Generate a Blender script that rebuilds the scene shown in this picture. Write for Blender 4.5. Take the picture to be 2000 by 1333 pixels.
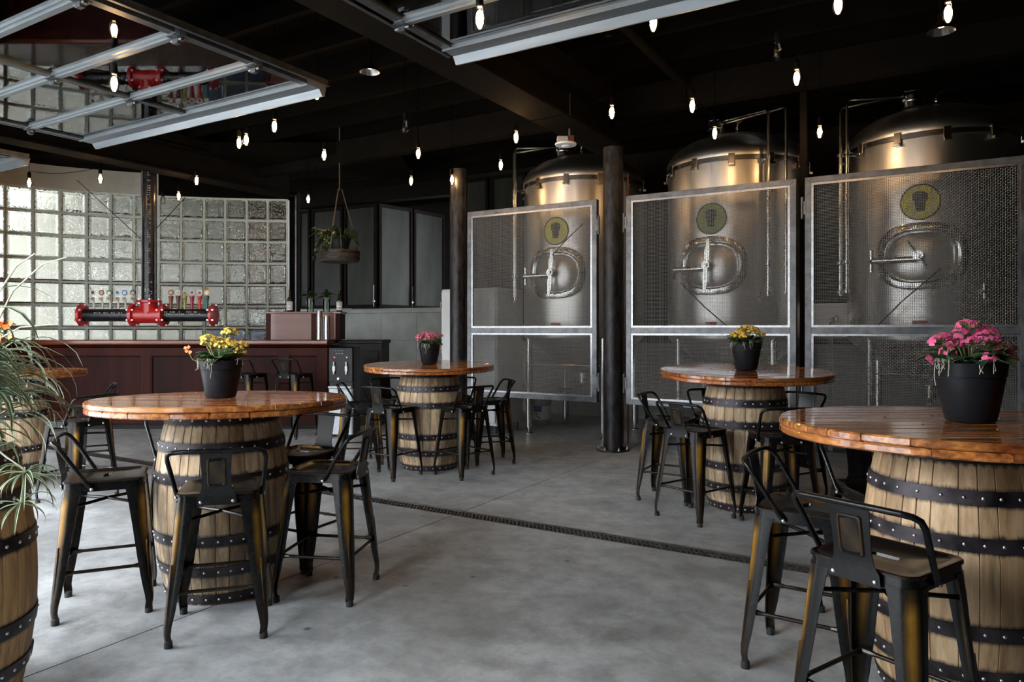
import bpy, bmesh, math, random
import numpy as np
from mathutils import Vector, Matrix

rnd = random.Random(7)
PI = math.pi
for o in list(bpy.data.objects):
    bpy.data.objects.remove(o)
scn = bpy.context.scene
COL = scn.collection

# ------------------------------------------------------------------ camera
TH = math.radians(31.0)          # the building is turned 31 degrees against the view
CT, ST = math.cos(TH), math.sin(TH)
F, HZ, HC = 1400.0, 645.0, 1.281
cam_d = bpy.data.cameras.new('camera')
cam = bpy.data.objects.new('camera', cam_d)
COL.objects.link(cam)
cam.location = (0, 0, HC)
cam.rotation_euler = (PI / 2, 0, TH)
cam_d.sensor_width = 36
cam_d.lens = 36 * F / 2000
cam_d.shift_y = -(666.5 - HZ) / 2000
cam_d.clip_start = 0.05
scn.camera = cam

# ------------------------------------------------------------------ world, exposure
wd = bpy.data.worlds.new('overcast_sky')
scn.world = wd
wd.use_nodes = True
bg = wd.node_tree.nodes['Background']
bg.inputs[0].default_value = (0.88, 0.94, 1.0, 1)
bg.inputs[1].default_value = 14.0
vs = scn.view_settings
vs.view_transform = 'Standard'
vs.look = 'None'
vs.gamma = 1
vs.use_curve_mapping = False
vs.exposure = 0.68


def W(X, Z, z=0.0):
    """point from metres right of / ahead of the camera to building coordinates"""
    return Vector((X * CT - Z * ST, X * ST + Z * CT, z))


def at(px, py, Z):
    return W((px - 1000) / F * Z, Z, HC + (HZ - py) / F * Z)


def atX(px, Z):
    return (px - 1000) / F * Z


# ------------------------------------------------------------------ materials
MATS = {}


def newmat(name):
    m = bpy.data.materials.new(name)
    m.use_nodes = True
    nt = m.node_tree
    b = nt.nodes['Principled BSDF']
    MATS[name] = m
    return m, nt, b


def N(nt, kind, **kw):
    n = nt.nodes.new(kind)
    for k, v in kw.items():
        setattr(n, k, v)
    return n


def mixrgb(nt, fac, a, b, mode='MIX'):
    n = N(nt, 'ShaderNodeMix', data_type='RGBA', blend_type=mode)
    for sock, v in ((n.inputs[0], fac), (n.inputs[6], a), (n.inputs[7], b)):
        if hasattr(v, 'links') or hasattr(v, 'is_output'):
            nt.links.new(v, sock)
        else:
            sock.default_value = v if not isinstance(v, tuple) else (*v, 1)[:4]
    return n.outputs[2]


def coords(nt, scale=(1, 1, 1), kind='Object'):
    tc = N(nt, 'ShaderNodeTexCoord')
    mp = N(nt, 'ShaderNodeMapping')
    mp.inputs['Scale'].default_value = scale
    nt.links.new(tc.outputs[kind], mp.inputs[0])
    return mp.outputs[0]


def noise(nt, vec, scale, detail=4, rough=0.55):
    n = N(nt, 'ShaderNodeTexNoise')
    n.inputs['Scale'].default_value = scale
    n.inputs['Detail'].default_value = detail
    n.inputs['Roughness'].default_value = rough
    if vec is not None:
        nt.links.new(vec, n.inputs['Vector'])
    return n.outputs['Fac']


def ramp(nt, fac, stops):
    r = N(nt, 'ShaderNodeValToRGB')
    el = r.color_ramp.elements
    while len(el) < len(stops):
        el.new(0.5)
    for e, (p, c) in zip(el, stops):
        e.position = p
        e.color = (*c, 1) if len(c) == 3 else c
    nt.links.new(fac, r.inputs[0])
    return r.outputs[0]


def math_n(nt, op, a, b=None, clamp=False):
    n = N(nt, 'ShaderNodeMath', operation=op, use_clamp=clamp)
    for s, v in ((n.inputs[0], a), (n.inputs[1], b)):
        if v is None:
            continue
        if hasattr(v, 'is_output'):
            nt.links.new(v, s)
        else:
            s.default_value = v
    return n.outputs[0]


def bump(nt, b, height, strength, dist=0.01):
    n = N(nt, 'ShaderNodeBump')
    n.inputs['Strength'].default_value = strength
    n.inputs['Distance'].default_value = dist
    nt.links.new(height, n.inputs['Height'])
    nt.links.new(n.outputs[0], b.inputs['Normal'])


def pm(name, c1, c2=None, scale=8, rough=0.5, metal=0.0, bmp=0.0, stretch=(1, 1, 1), coat=0.0,
       rough2=None, kind='Object', coat_rough=0.05, detail=4, lo=0.35, hi=0.65, spec=None, bdist=0.01):
    m, nt, b = newmat(name)
    b.inputs['Metallic'].default_value = metal
    b.inputs['Roughness'].default_value = rough
    b.inputs['Coat Weight'].default_value = coat
    b.inputs['Coat Roughness'].default_value = coat_rough
    if spec is not None:
        b.inputs['Specular IOR Level'].default_value = spec
    if c2 is None:
        b.inputs['Base Color'].default_value = (*c1, 1)
        c2 = c1
    v = coords(nt, stretch, kind)
    f = noise(nt, v, scale, detail)
    nt.links.new(ramp(nt, f, [(lo, c1), (hi, c2)]), b.inputs['Base Color'])
    if rough2 is not None:
        nt.links.new(ramp(nt, f, [(lo, (rough,) * 3), (hi, (rough2,) * 3)]), b.inputs['Roughness'])
    if bmp:
        bump(nt, b, f, bmp, bdist)
    return m


def emis(name, c, s):
    m, nt, b = newmat(name)
    b.inputs['Base Color'].default_value = (*c, 1)
    b.inputs['Emission Color'].default_value = (*c, 1)
    b.inputs['Emission Strength'].default_value = s
    return m


# concrete floor
def make_concrete_floor():
    m, nt, b = newmat('concrete_floor')
    v = coords(nt, (1, 1, 1))
    big = noise(nt, v, 0.55, 5, 0.6)
    mid = noise(nt, v, 3.2, 6, 0.65)
    fine = noise(nt, v, 60, 3)
    base = ramp(nt, big, [(0.38, (0.26, 0.268, 0.27)), (0.50, (0.38, 0.392, 0.395)), (0.62, (0.46, 0.475, 0.48))])
    c = mixrgb(nt, 0.55, base, ramp(nt, mid, [(0.38, (0.55, 0.55, 0.55)), (0.60, (1.05, 1.05, 1.05))]), 'MULTIPLY')
    cl = noise(nt, v, 7.0, 10, 0.7)
    c = mixrgb(nt, 0.8, c, ramp(nt, cl, [(0.40, (0.68,) * 3), (0.58, (1.06,) * 3)]), 'MULTIPLY')
    stain = noise(nt, v, 1.3, 8, 0.75)
    c = mixrgb(nt, ramp(nt, stain, [(0.56, (0, 0, 0)), (0.70, (0.8,) * 3)]), c, (0.11, 0.106, 0.10), 'MIX')
    spot = N(nt, 'ShaderNodeTexVoronoi')
    spot.inputs['Scale'].default_value = 4.0
    nt.links.new(v, spot.inputs['Vector'])
    c = mixrgb(nt, ramp(nt, spot.outputs['Distance'], [(0.03, (0.85,) * 3), (0.08, (0, 0, 0))]), c, (0.03, 0.03, 0.03))
    c = mixrgb(nt, 0.25, c, ramp(nt, fine, [(0.3, (0.7,) * 3), (0.7, (1.1,) * 3)]), 'MULTIPLY')
    nt.links.new(c, b.inputs['Base Color'])
    nt.links.new(ramp(nt, mid, [(0.3, (0.34,) * 3), (0.7, (0.55,) * 3)]), b.inputs['Roughness'])
    b.inputs['Specular IOR Level'].default_value = 0.45
    bump(nt, b, fine, 0.12, 0.004)


make_concrete_floor()
pm('concrete_wall', (0.17, 0.18, 0.175), (0.25, 0.26, 0.25), 2.5, 0.75, bmp=0.2)
pm('black_ceiling', (0.0035, 0.0028, 0.0020), (0.0055, 0.0045, 0.0033), 3, 0.95, spec=0.04)
pm('black_paint', (0.005, 0.0042, 0.0034), (0.0075, 0.0062, 0.005), 5, 0.85, spec=0.05)
pm('dark_wall', (0.012, 0.010, 0.008), (0.018, 0.016, 0.013), 2, 0.9, spec=0.1)
pm('pipe_steel', (0.018, 0.018, 0.020), (0.060, 0.056, 0.058), 22, 0.36, metal=0.75, rough2=0.55, stretch=(1, 1, 0.35), bmp=0.12)
pm('pipe_black', (0.018, 0.018, 0.020), (0.03, 0.03, 0.033), 12, 0.25, metal=0.5)
pm('frame_steel', (0.09, 0.092, 0.097), (0.19, 0.193, 0.20), 9, 0.36, metal=0.9, rough2=0.5, stretch=(1, 1, 1), bmp=0.05)
pm('bright_steel', (0.30, 0.31, 0.32), (0.42, 0.42, 0.44), 30, 0.3, metal=1.0)
pm('wire_steel', (0.36, 0.355, 0.345), (0.45, 0.445, 0.435), 30, 0.30, metal=1.0)
pm('stainless', (0.56, 0.54, 0.51), (0.62, 0.60, 0.57), 160, 0.32, metal=1.0, stretch=(1, 1, 0.02))
pm('stainless_polish', (0.55, 0.54, 0.53), (0.6, 0.6, 0.58), 60, 0.2, metal=1.0)
pm('aluminium', (0.24, 0.265, 0.28), (0.32, 0.345, 0.36), 14, 0.42, metal=0.7, stretch=(0.1, 1, 1))
pm('aluminium_dark', (0.10, 0.105, 0.11), (0.16, 0.165, 0.17), 14, 0.4, metal=0.85)
pm('cord_black', (0.002, 0.002, 0.002), None, 5, 1.0, spec=0.0)
pm('rubber', (0.012, 0.012, 0.012), None, 5, 0.7)
pm('pot_plastic', (0.010, 0.011, 0.013), (0.014, 0.015, 0.018), 40, 0.42, spec=0.15)
pm('soil', (0.03, 0.02, 0.014), (0.07, 0.05, 0.035), 60, 0.95, bmp=0.8)
pm('red_paint', (0.42, 0.010, 0.012), (0.50, 0.016, 0.018), 10, 0.32, coat=0.3)
pm('mahogany', (0.026, 0.005, 0.003), (0.050, 0.010, 0.006), 5, 0.5, stretch=(1, 1, 0.12), spec=0.10, detail=8)
pm('mahogany_dark', (0.015, 0.003, 0.002), (0.030, 0.006, 0.004), 5, 0.5, stretch=(1, 1, 0.12), spec=0.10, detail=8)
pm('mahogany_top', (0.12, 0.026, 0.012), (0.18, 0.045, 0.02), 6, 0.25, stretch=(0.1, 1, 1), coat=0.6)
pm('black_cabinet', (0.007, 0.006, 0.006), (0.011, 0.010, 0.009), 6, 0.45, spec=0.2)
pm('black_gloss', (0.006, 0.006, 0.007), None, 6, 0.18, spec=0.22)
pm('white_enamel', (0.62, 0.64, 0.66), (0.7, 0.71, 0.72), 4, 0.4)
pm('white_plastic', (0.7, 0.72, 0.74), (0.78, 0.79, 0.8), 12, 0.45)
pm('mortar', (0.48, 0.54, 0.50), (0.58, 0.63, 0.59), 18, 0.8)
pm('lintel', (0.40, 0.39, 0.33), (0.48, 0.47, 0.41), 3, 0.85)
pm('stucco', (0.33, 0.31, 0.25), (0.42, 0.39, 0.32), 1.6, 0.9, detail=6)
pm('stucco_street', (0.46, 0.45, 0.43), (0.54, 0.53, 0.51), 1.6, 0.9)  # pale so the added street wall bounces light onto the tanks
pm('stucco_beige', (0.22, 0.21, 0.175), (0.28, 0.266, 0.225), 1.6, 0.9)
pm('stucco_white', (0.34, 0.36, 0.37), (0.42, 0.43, 0.44), 2, 0.9)
pm('dark_timber', (0.07, 0.045, 0.025), (0.12, 0.08, 0.045), 6, 0.8)
pm('navy_cover', (0.012, 0.02, 0.045), (0.02, 0.03, 0.06), 6, 0.6)
pm('asphalt', (0.26, 0.26, 0.26), (0.36, 0.36, 0.35), 3, 0.9)
pm('hoop_steel', (0.016, 0.014, 0.016), (0.075, 0.060, 0.070), 13, 0.42, metal=0.55, rough2=0.62, bmp=0.2, lo=0.38, hi=0.72)
pm('rivet_steel', (0.62, 0.63, 0.64), None, 5, 0.32, metal=0.9)
pm('rope', (0.12, 0.09, 0.05), None, 50, 0.9)
pm('old_wood', (0.03, 0.02, 0.011), (0.06, 0.042, 0.025), 9, 0.7, stretch=(1, 1, 0.2))
pm('leaf_green', (0.035, 0.085, 0.028), (0.075, 0.15, 0.05), 30, 0.42)
pm('leaf_dark', (0.014, 0.032, 0.010), (0.032, 0.062, 0.022), 30, 0.45)
pm('leaf_young', (0.16, 0.25, 0.05), (0.26, 0.34, 0.08), 30, 0.45)
pm('stem_green', (0.16, 0.23, 0.09), (0.24, 0.30, 0.13), 20, 0.5)
pm('petal_yellow', (0.80, 0.46, 0.04), (0.88, 0.60, 0.10), 60, 0.5)
pm('petal_pink', (0.80, 0.085, 0.24), (0.90, 0.16, 0.36), 60, 0.5)
pm('petal_orange', (0.75, 0.16, 0.02), (0.85, 0.25, 0.03), 60, 0.5)
pm('moss', (0.42, 0.38, 0.30), (0.58, 0.54, 0.45), 40, 0.9)
pm('stalk_pale', (0.55, 0.56, 0.40), (0.68, 0.68, 0.52), 20, 0.6)
pm('badge_yellow', (0.52, 0.50, 0.05), (0.62, 0.60, 0.08), 4, 0.5)
pm('badge_green', (0.20, 0.25, 0.05), (0.26, 0.31, 0.08), 4, 0.5)
pm('badge_dark', (0.012, 0.012, 0.010), None, 4, 0.5)
pm('label_white', (0.75, 0.75, 0.75), None, 4, 0.5)
pm('label_red', (0.45, 0.05, 0.03), None, 4, 0.5)
pm('label_blue', (0.03, 0.06, 0.30), None, 4, 0.5)
pm('print_dark', (0.03, 0.03, 0.035), None, 4, 0.6)
pm('print_white', (0.30, 0.30, 0.29), None, 4, 0.6)
pm('drain_iron', (0.055, 0.053, 0.050), (0.12, 0.115, 0.105), 24, 0.45, metal=0.6)
pm('drain_dark', (0.004, 0.004, 0.004), None, 4, 0.9)
pm('bottle_glass', (0.012, 0.009, 0.006), None, 4, 0.12)
pm('galvanised', (0.36, 0.40, 0.43), (0.46, 0.50, 0.53), 20, 0.5, metal=0.4)
pm('copper_red', (0.12, 0.03, 0.015), (0.16, 0.04, 0.02), 20, 0.4, metal=0.4)
for nm, c in (('tap_steel', (0.50, 0.47, 0.42)), ('tap_brown', (0.22, 0.07, 0.04)), ('tap_dark', (0.10, 0.05, 0.03)),
              ('tap_olive', (0.34, 0.30, 0.05)), ('tap_crimson', (0.40, 0.02, 0.05)), ('tap_red', (0.62, 0.05, 0.04)),
              ('tap_teal', (0.02, 0.17, 0.22)), ('tag_white', (0.72, 0.72, 0.68)), ('tag_maroon', (0.20, 0.03, 0.03)),
              ('tag_green', (0.05, 0.16, 0.09)), ('tag_pale', (0.55, 0.58, 0.60)), ('tag_blue', (0.05, 0.11, 0.42)),
              ('tag_black', (0.03, 0.035, 0.035)), ('tag_tan', (0.45, 0.33, 0.2)), ('tag_orange', (0.85, 0.36, 0.06))):
    pm(nm, c, None, 6, 0.4)
emis('filament', (1.0, 0.62, 0.30), 100)
emis('lamp_disc', (1.0, 0.85, 0.7), 12)
emis('led_red', (1.0, 0.05, 0.03), 3)
emis('led_blue', (0.1, 0.15, 1.0), 3)


def make_glass(name, tint, ior, haze=0.0):
    m, nt, b = newmat(name)
    nt.nodes.remove(b)
    out = nt.nodes['Material Output']
    tr = N(nt, 'ShaderNodeBsdfTransparent')
    tr.inputs[0].default_value = (*tint, 1)
    gl = N(nt, 'ShaderNodeBsdfGlossy')
    gl.inputs['Roughness'].default_value = 0.02 + haze
    fr = N(nt, 'ShaderNodeFresnel')
    fr.inputs['IOR'].default_value = ior
    mx = N(nt, 'ShaderNodeMixShader')
    nt.links.new(fr.outputs[0], mx.inputs[0])
    nt.links.new(tr.outputs[0], mx.inputs[1])
    nt.links.new(gl.outputs[0], mx.inputs[2])
    nt.links.new(mx.outputs[0], out.inputs[0])


make_glass('door_glass', (0.80, 0.86, 0.84), 2.1)
make_glass('bulb_glass', (1.0, 0.95, 0.84), 1.45)
make_glass('clear_glass', (0.88, 0.93, 0.92), 1.5)


def make_block_glass():
    m, nt, b = newmat('block_glass')
    b.inputs['Base Color'].default_value = (0.93, 0.95, 0.92, 1)
    b.inputs['Transmission Weight'].default_value = 1.0
    b.inputs['IOR'].default_value = 1.42
    b.inputs['Roughness'].default_value = 0.05
    tc = N(nt, 'ShaderNodeTexCoord')
    oi = N(nt, 'ShaderNodeObjectInfo')
    add = N(nt, 'ShaderNodeVectorMath', operation='ADD')
    sc = N(nt, 'ShaderNodeVectorMath', operation='SCALE')
    cmb = N(nt, 'ShaderNodeCombineXYZ')
    for i in range(3):
        nt.links.new(oi.outputs['Random'], cmb.inputs[i])
    nt.links.new(cmb.outputs[0], sc.inputs[0])
    sc.inputs['Scale'].default_value = 37.0
    nt.links.new(tc.outputs['Object'], add.inputs[0])
    nt.links.new(sc.outputs[0], add.inputs[1])
    n = N(nt, 'ShaderNodeTexNoise')
    n.inputs['Scale'].default_value = 11
    n.inputs['Detail'].default_value = 1.0
    n.inputs['Distortion'].default_value = 2.0
    nt.links.new(add.outputs[0], n.inputs['Vector'])
    bump(nt, b, n.outputs['Fac'], 0.62, 0.02)


make_block_glass()


def make_frost():
    m, nt, b = newmat('frosted_pane')
    b.inputs['Base Color'].default_value = (0.16, 0.165, 0.15, 1)
    b.inputs['Roughness'].default_value = 0.5
    b.inputs['Specular IOR Level'].default_value = 0.05
    v = coords(nt, (1, 1, 0.3))
    f = noise(nt, v, 3, 4)
    nt.links.new(ramp(nt, f, [(0.3, (0.016, 0.0165, 0.014)), (0.7, (0.032, 0.033, 0.029))]), b.inputs['Base Color'])


make_frost()


def make_oak(name='barrel_oak', tone=(1, 1, 1), stain=1.0):
    m, nt, b = newmat(name)
    oi = N(nt, 'ShaderNodeObjectInfo')
    v = coords(nt, (9, 9, 0.55))
    off = N(nt, 'ShaderNodeVectorMath', operation='ADD')
    sc = math_n(nt, 'MULTIPLY', oi.outputs['Random'], 50.0)
    cx = N(nt, 'ShaderNodeCombineXYZ')
    for i in range(3):
        nt.links.new(sc, cx.inputs[i])
    nt.links.new(v, off.inputs[0])
    nt.links.new(cx.outputs[0], off.inputs[1])
    f = noise(nt, off.outputs[0], 3.0, 8, 0.65)
    c = ramp(nt, f, [(0.32, (0.25, 0.160, 0.085)), (0.5, (0.46, 0.335, 0.205)), (0.66, (0.60, 0.465, 0.31))])
    tint = ramp(nt, oi.outputs['Random'], [(0.0, (0.58, 0.52, 0.46)), (0.3, (1.0, 0.98, 0.94)), (0.6, (1.12, 1.10, 1.08)), (0.8, (0.80, 0.76, 0.72)), (1.0, (0.92, 0.80, 0.66))])
    c = mixrgb(nt, 1.0, c, tint, 'MULTIPLY')
    # tannin and iron stains that bleed from under the hoops
    sep = N(nt, 'ShaderNodeSeparateXYZ')
    tc = N(nt, 'ShaderNodeTexCoord')
    nt.links.new(tc.outputs['Object'], sep.inputs[0])
    z = sep.outputs[2]
    acc = None
    for hz in HOOPZ:
        d = math_n(nt, 'ABSOLUTE', math_n(nt, 'SUBTRACT', z, hz))
        g = math_n(nt, 'SUBTRACT', 1.0, math_n(nt, 'DIVIDE', math_n(nt, 'SUBTRACT', d, 0.018), 0.034), True)
        acc = g if acc is None else math_n(nt, 'MAXIMUM', acc, g)
    v2 = coords(nt, (26, 26, 1.6))
    st = noise(nt, v2, 2.2, 4, 0.6)
    fac = math_n(nt, 'MULTIPLY', math_n(nt, 'SUBTRACT', math_n(nt, 'ADD', acc, math_n(nt, 'MULTIPLY', st, 0.9)), 0.92), 2.6, True)
    c = mixrgb(nt, fac, c, (0.045, 0.035, 0.028))
    v3 = coords(nt, (7, 7, 1.2))
    s3 = noise(nt, v3, 1.7, 6, 0.7)
    c = mixrgb(nt, ramp(nt, s3, [(0.53, (0, 0, 0)), (0.66, (0.8 * stain,) * 3)]), c, (0.10, 0.08, 0.065))
    c = mixrgb(nt, 1.0, c, tone, 'MULTIPLY')
    nt.links.new(c, b.inputs['Base Color'])
    b.inputs['Roughness'].default_value = 0.62
    bump(nt, b, f, 0.25, 0.006)


HOOPZ = (0.030, 0.165, 0.310, 0.590, 0.735, 0.862)
make_oak()
make_oak('barrel_oak_pale', (1.18, 1.12, 1.05), 0.25)
make_oak('barrel_oak_warm', (0.95, 0.76, 0.52), 0.7)


def make_plank():
    m, nt, b = newmat('varnished_plank')
    oi = N(nt, 'ShaderNodeObjectInfo')
    r = oi.outputs['Random']
    sc = math_n(nt, 'MULTIPLY', r, 40.0)
    cx = N(nt, 'ShaderNodeCombineXYZ')
    for i in range(3):
        nt.links.new(sc, cx.inputs[i])

    def shifted(s):
        v = coords(nt, s)
        a = N(nt, 'ShaderNodeVectorMath', operation='ADD')
        nt.links.new(v, a.inputs[0])
        nt.links.new(cx.outputs[0], a.inputs[1])
        return a.outputs[0]
    f = noise(nt, shifted((1.1, 16, 16)), 3.0, 8, 0.6)
    c = ramp(nt, f, [(0.30, (0.085, 0.024, 0.007)), (0.5, (0.32, 0.115, 0.026)), (0.70, (0.60, 0.28, 0.075))])
    tint = ramp(nt, r, [(0.0, (0.60, 0.36, 0.28)), (0.25, (1.20, 1.10, 0.95)), (0.5, (0.95, 0.62, 0.42)), (0.75, (1.35, 1.28, 1.15)), (1.0, (0.62, 0.42, 0.36))])
    c = mixrgb(nt, 1.0, c, tint, 'MULTIPLY')
    knot = noise(nt, shifted((2.5, 9, 9)), 1.6, 5, 0.7)
    c = mixrgb(nt, ramp(nt, knot, [(0.60, (0, 0, 0)), (0.72, (0.8,) * 3)]), c, (0.035, 0.016, 0.008))
    nt.links.new(c, b.inputs['Base Color'])
    b.inputs['Roughness'].default_value = 0.40
    b.inputs['Coat Weight'].default_value = 1.0
    b.inputs['Coat Roughness'].default_value = 0.06
    b.inputs['Coat IOR'].default_value = 1.6
    w = noise(nt, shifted((0.8, 5, 5)), 2.0, 2)
    bm = N(nt, 'ShaderNodeBump')
    bm.inputs['Strength'].default_value = 0.18
    bm.inputs['Distance'].default_value = 0.006
    nt.links.new(w, bm.inputs['Height'])
    nt.links.new(bm.outputs[0], b.inputs['Coat Normal'])


make_plank()


def make_stool_metal():
    m, nt, b = newmat('stool_metal')
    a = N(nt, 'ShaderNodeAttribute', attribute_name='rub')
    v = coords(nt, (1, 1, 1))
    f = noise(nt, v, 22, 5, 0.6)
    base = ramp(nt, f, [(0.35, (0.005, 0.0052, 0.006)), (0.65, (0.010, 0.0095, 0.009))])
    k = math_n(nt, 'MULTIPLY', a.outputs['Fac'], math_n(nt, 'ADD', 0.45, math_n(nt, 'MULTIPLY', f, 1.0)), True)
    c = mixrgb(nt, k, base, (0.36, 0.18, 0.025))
    nt.links.new(c, b.inputs['Base Color'])
    b.inputs['Metallic'].default_value = 0.15
    b.inputs['Roughness'].default_value = 0.24
    b.inputs['Specular IOR Level'].default_value = 0.26
    b.inputs['Coat Weight'].default_value = 0.0
    b.inputs['Coat Roughness'].default_value = 0.18


make_stool_metal()


def make_spider_leaf():
    m, nt, b = newmat('variegated_leaf')
    uv = N(nt, 'ShaderNodeAttribute', attribute_name='across')
    oi = N(nt, 'ShaderNodeObjectInfo')
    c = ramp(nt, uv.outputs['Fac'], [(0.0, (0.05, 0.12, 0.05)), (0.42, (0.06, 0.14, 0.06)), (0.52, (0.50, 0.56, 0.40)), (0.78, (0.58, 0.62, 0.46)), (0.92, (0.30, 0.40, 0.22)), (1.0, (0.07, 0.15, 0.06))])
    tint = ramp(nt, oi.outputs['Random'], [(0, (0.55, 0.62, 0.55)), (1, (1.05, 1.05, 1.0))])
    c = mixrgb(nt, 1.0, c, tint, 'MULTIPLY')
    nt.links.new(c, b.inputs['Base Color'])
    b.inputs['Roughness'].default_value = 0.45


make_spider_leaf()


# ------------------------------------------------------------------ mesh helpers
class MB:
    def __init__(self):
        self.v, self.f = [], []

    def add(self, vs_, fs_):
        n = len(self.v)
        self.v += [tuple(p) for p in vs_]
        self.f += [tuple(i + n for i in q) for q in fs_]
        return self

    def box(self, c, s, rz=0.0):
        x, y, z = s[0] / 2, s[1] / 2, s[2] / 2
        cr, sr = math.cos(rz), math.sin(rz)
        vs_ = []
        for dz in (-z, z):
            for dx, dy in ((-x, -y), (x, -y), (x, y), (-x, y)):
                vs_.append((c[0] + dx * cr - dy * sr, c[1] + dx * sr + dy * cr, c[2] + dz))
        return self.add(vs_, [(3, 2, 1, 0), (4, 5, 6, 7), (0, 1, 5, 4), (1, 2, 6, 5), (2, 3, 7, 6), (3, 0, 4, 7)])

    def bx(self, x0, x1, y0, y1, z0, z1):
        return self.box(((x0 + x1) / 2, (y0 + y1) / 2, (z0 + z1) / 2), (x1 - x0, y1 - y0, z1 - z0))

    def tube(self, pts, r, n=8, cap=True, closed=False):
        pts = [Vector(p) for p in pts]
        m = len(pts)
        rr = r if isinstance(r, (list, tuple)) else [r] * m
        up = None
        vs_, fs_ = [], []
        for i, p in enumerate(pts):
            if closed:
                d = pts[(i + 1) % m] - pts[i - 1]
            elif i == 0:
                d = pts[1] - pts[0]
            elif i == m - 1:
                d = pts[-1] - pts[-2]
            else:
                d = (pts[i + 1] - p).normalized() + (p - pts[i - 1]).normalized()
            d.normalize()
            if up is None:
                up = Vector((0, 0, 1)) if abs(d.z) < 0.9 else Vector((1, 0, 0))
            a = d.cross(up)
            a.normalize()
            up = a.cross(d)
            for k in range(n):
                t = 2 * PI * k / n
                vs_.append(p + (a * math.cos(t) + up * math.sin(t)) * rr[i])
        for i in range(m if closed else m - 1):
            j = (i + 1) % m
            for k in range(n):
                l = (k + 1) % n
                fs_.append((i * n + k, i * n + l, j * n + l, j * n + k))
        if cap and not closed:
            fs_.append(tuple(range(n - 1, -1, -1)))
            fs_.append(tuple((m - 1) * n + k for k in range(n)))
        return self.add(vs_, fs_)

    def lathe(self, prof, n=24, c=(0, 0, 0), ax=None, capb=True, capt=True):
        """prof: (radius, height) pairs; axis z or the given direction"""
        M = Matrix.Identity(3)
        if ax is not None:
            M = Vector((0, 0, 1)).rotation_difference(Vector(ax)).to_matrix()
        c = Vector(c)
        vs_, fs_ = [], []
        for r, z in prof:
            for k in range(n):
                t = 2 * PI * k / n
                vs_.append(c + M @ Vector((r * math.cos(t), r * math.sin(t), z)))
        for i in range(len(prof) - 1):
            for k in range(n):
                l = (k + 1) % n
                fs_.append((i * n + k, i * n + l, (i + 1) * n + l, (i + 1) * n + k))
        if capb:
            fs_.append(tuple(range(n - 1, -1, -1)))
        if capt:
            fs_.append(tuple((len(prof) - 1) * n + k for k in range(n)))
        return self.add(vs_, fs_)

    def loops(self, ls, cap0=True, cap1=True, closed=True):
        n = len(ls[0])
        vs_ = [p for l in ls for p in l]
        fs_ = []
        for i in range(len(ls) - 1):
            for k in range(n if closed else n - 1):
                l = (k + 1) % n
                fs_.append((i * n + k, i * n + l, (i + 1) * n + l, (i + 1) * n + k))
        if cap0:
            fs_.append(tuple(range(n - 1, -1, -1)))
        if cap1:
            fs_.append(tuple((len(ls) - 1) * n + k for k in range(n)))
        return self.add(vs_, fs_)

    def mesh(self, name, mat, smooth=35, bevel=0.0):
        me = bpy.data.meshes.new(name)
        me.from_pydata(self.v, [], self.f)
        if bevel:
            bm = bmesh.new()
            bm.from_mesh(me)
            bmesh.ops.bevel(bm, geom=list(bm.edges), offset=bevel, segments=1, affect='EDGES', clamp_overlap=True)
            bm.to_mesh(me)
            bm.free()
        me.update()
        if mat:
            me.materials.append(MATS[mat])
        if smooth:
            me.polygons.foreach_set('use_smooth', [True] * len(me.polygons))
            me.set_sharp_from_angle(angle=math.radians(smooth))
        return me

    def build(self, name, mat, parent=None, loc=(0, 0, 0), rot=(0, 0, 0), smooth=35, bevel=0.0):
        return obj(name, self.mesh(name, mat, smooth, bevel), parent, loc, rot)


def obj(name, me, parent=None, loc=(0, 0, 0), rot=(0, 0, 0)):
    o = bpy.data.objects.new(name, me)
    COL.objects.link(o)
    o.location = loc
    o.rotation_euler = rot
    if parent is not None:
        o.parent = parent
    return o


def tag(o, label=None, cat=None, group=None, kind=None):
    for k, v in (('label', label), ('category', cat), ('group', group), ('kind', kind)):
        if v:
            o[k] = v
    return o


def thing(name, label, cat, loc=(0, 0, 0), rz=0.0, group=None, kind=None):
    o = bpy.data.objects.new(name, None)
    COL.objects.link(o)
    o.empty_display_size = 0.1
    o.location = loc
    o.rotation_euler = (0, 0, rz)
    return tag(o, label, cat, group, kind)


def copy_tree(o, parent=None):
    c = o.copy()
    COL.objects.link(c)
    c.parent = parent
    for ch in list(o.children):
        copy_tree(ch, c)
    return c


def struct(name, mb, mat, label=None, smooth=0, bevel=0.0):
    o = mb.build(name, mat, smooth=smooth, bevel=bevel)
    return tag(o, label, None, None, 'structure')


# ------------------------------------------------------------------ setting: floor with drain
X0, X1, Y0, Y1 = -13.5, 3.6, -0.7, 13.2
DR0, DR1 = 4.03, 4.17
fl = struct('floor', MB().bx(X0 - 12, X1 + 6, Y0 - 14, Y1 + 2, -0.16, -0.10), 'concrete_wall',
            'grey concrete floor slabs with sawn joints and a long trench drain')
xs = [X0 - 12, -7.7, -2.9, X1 + 6]
for i in range(3):
    for ya, yb in ((Y0 - 14, DR0), (DR1, Y1 + 2)):
        g = 0.004
        MB().bx(xs[i] + g, xs[i + 1] - g, ya, yb, -0.098, 0).build('slab', 'concrete_floor', fl, smooth=0)

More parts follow.
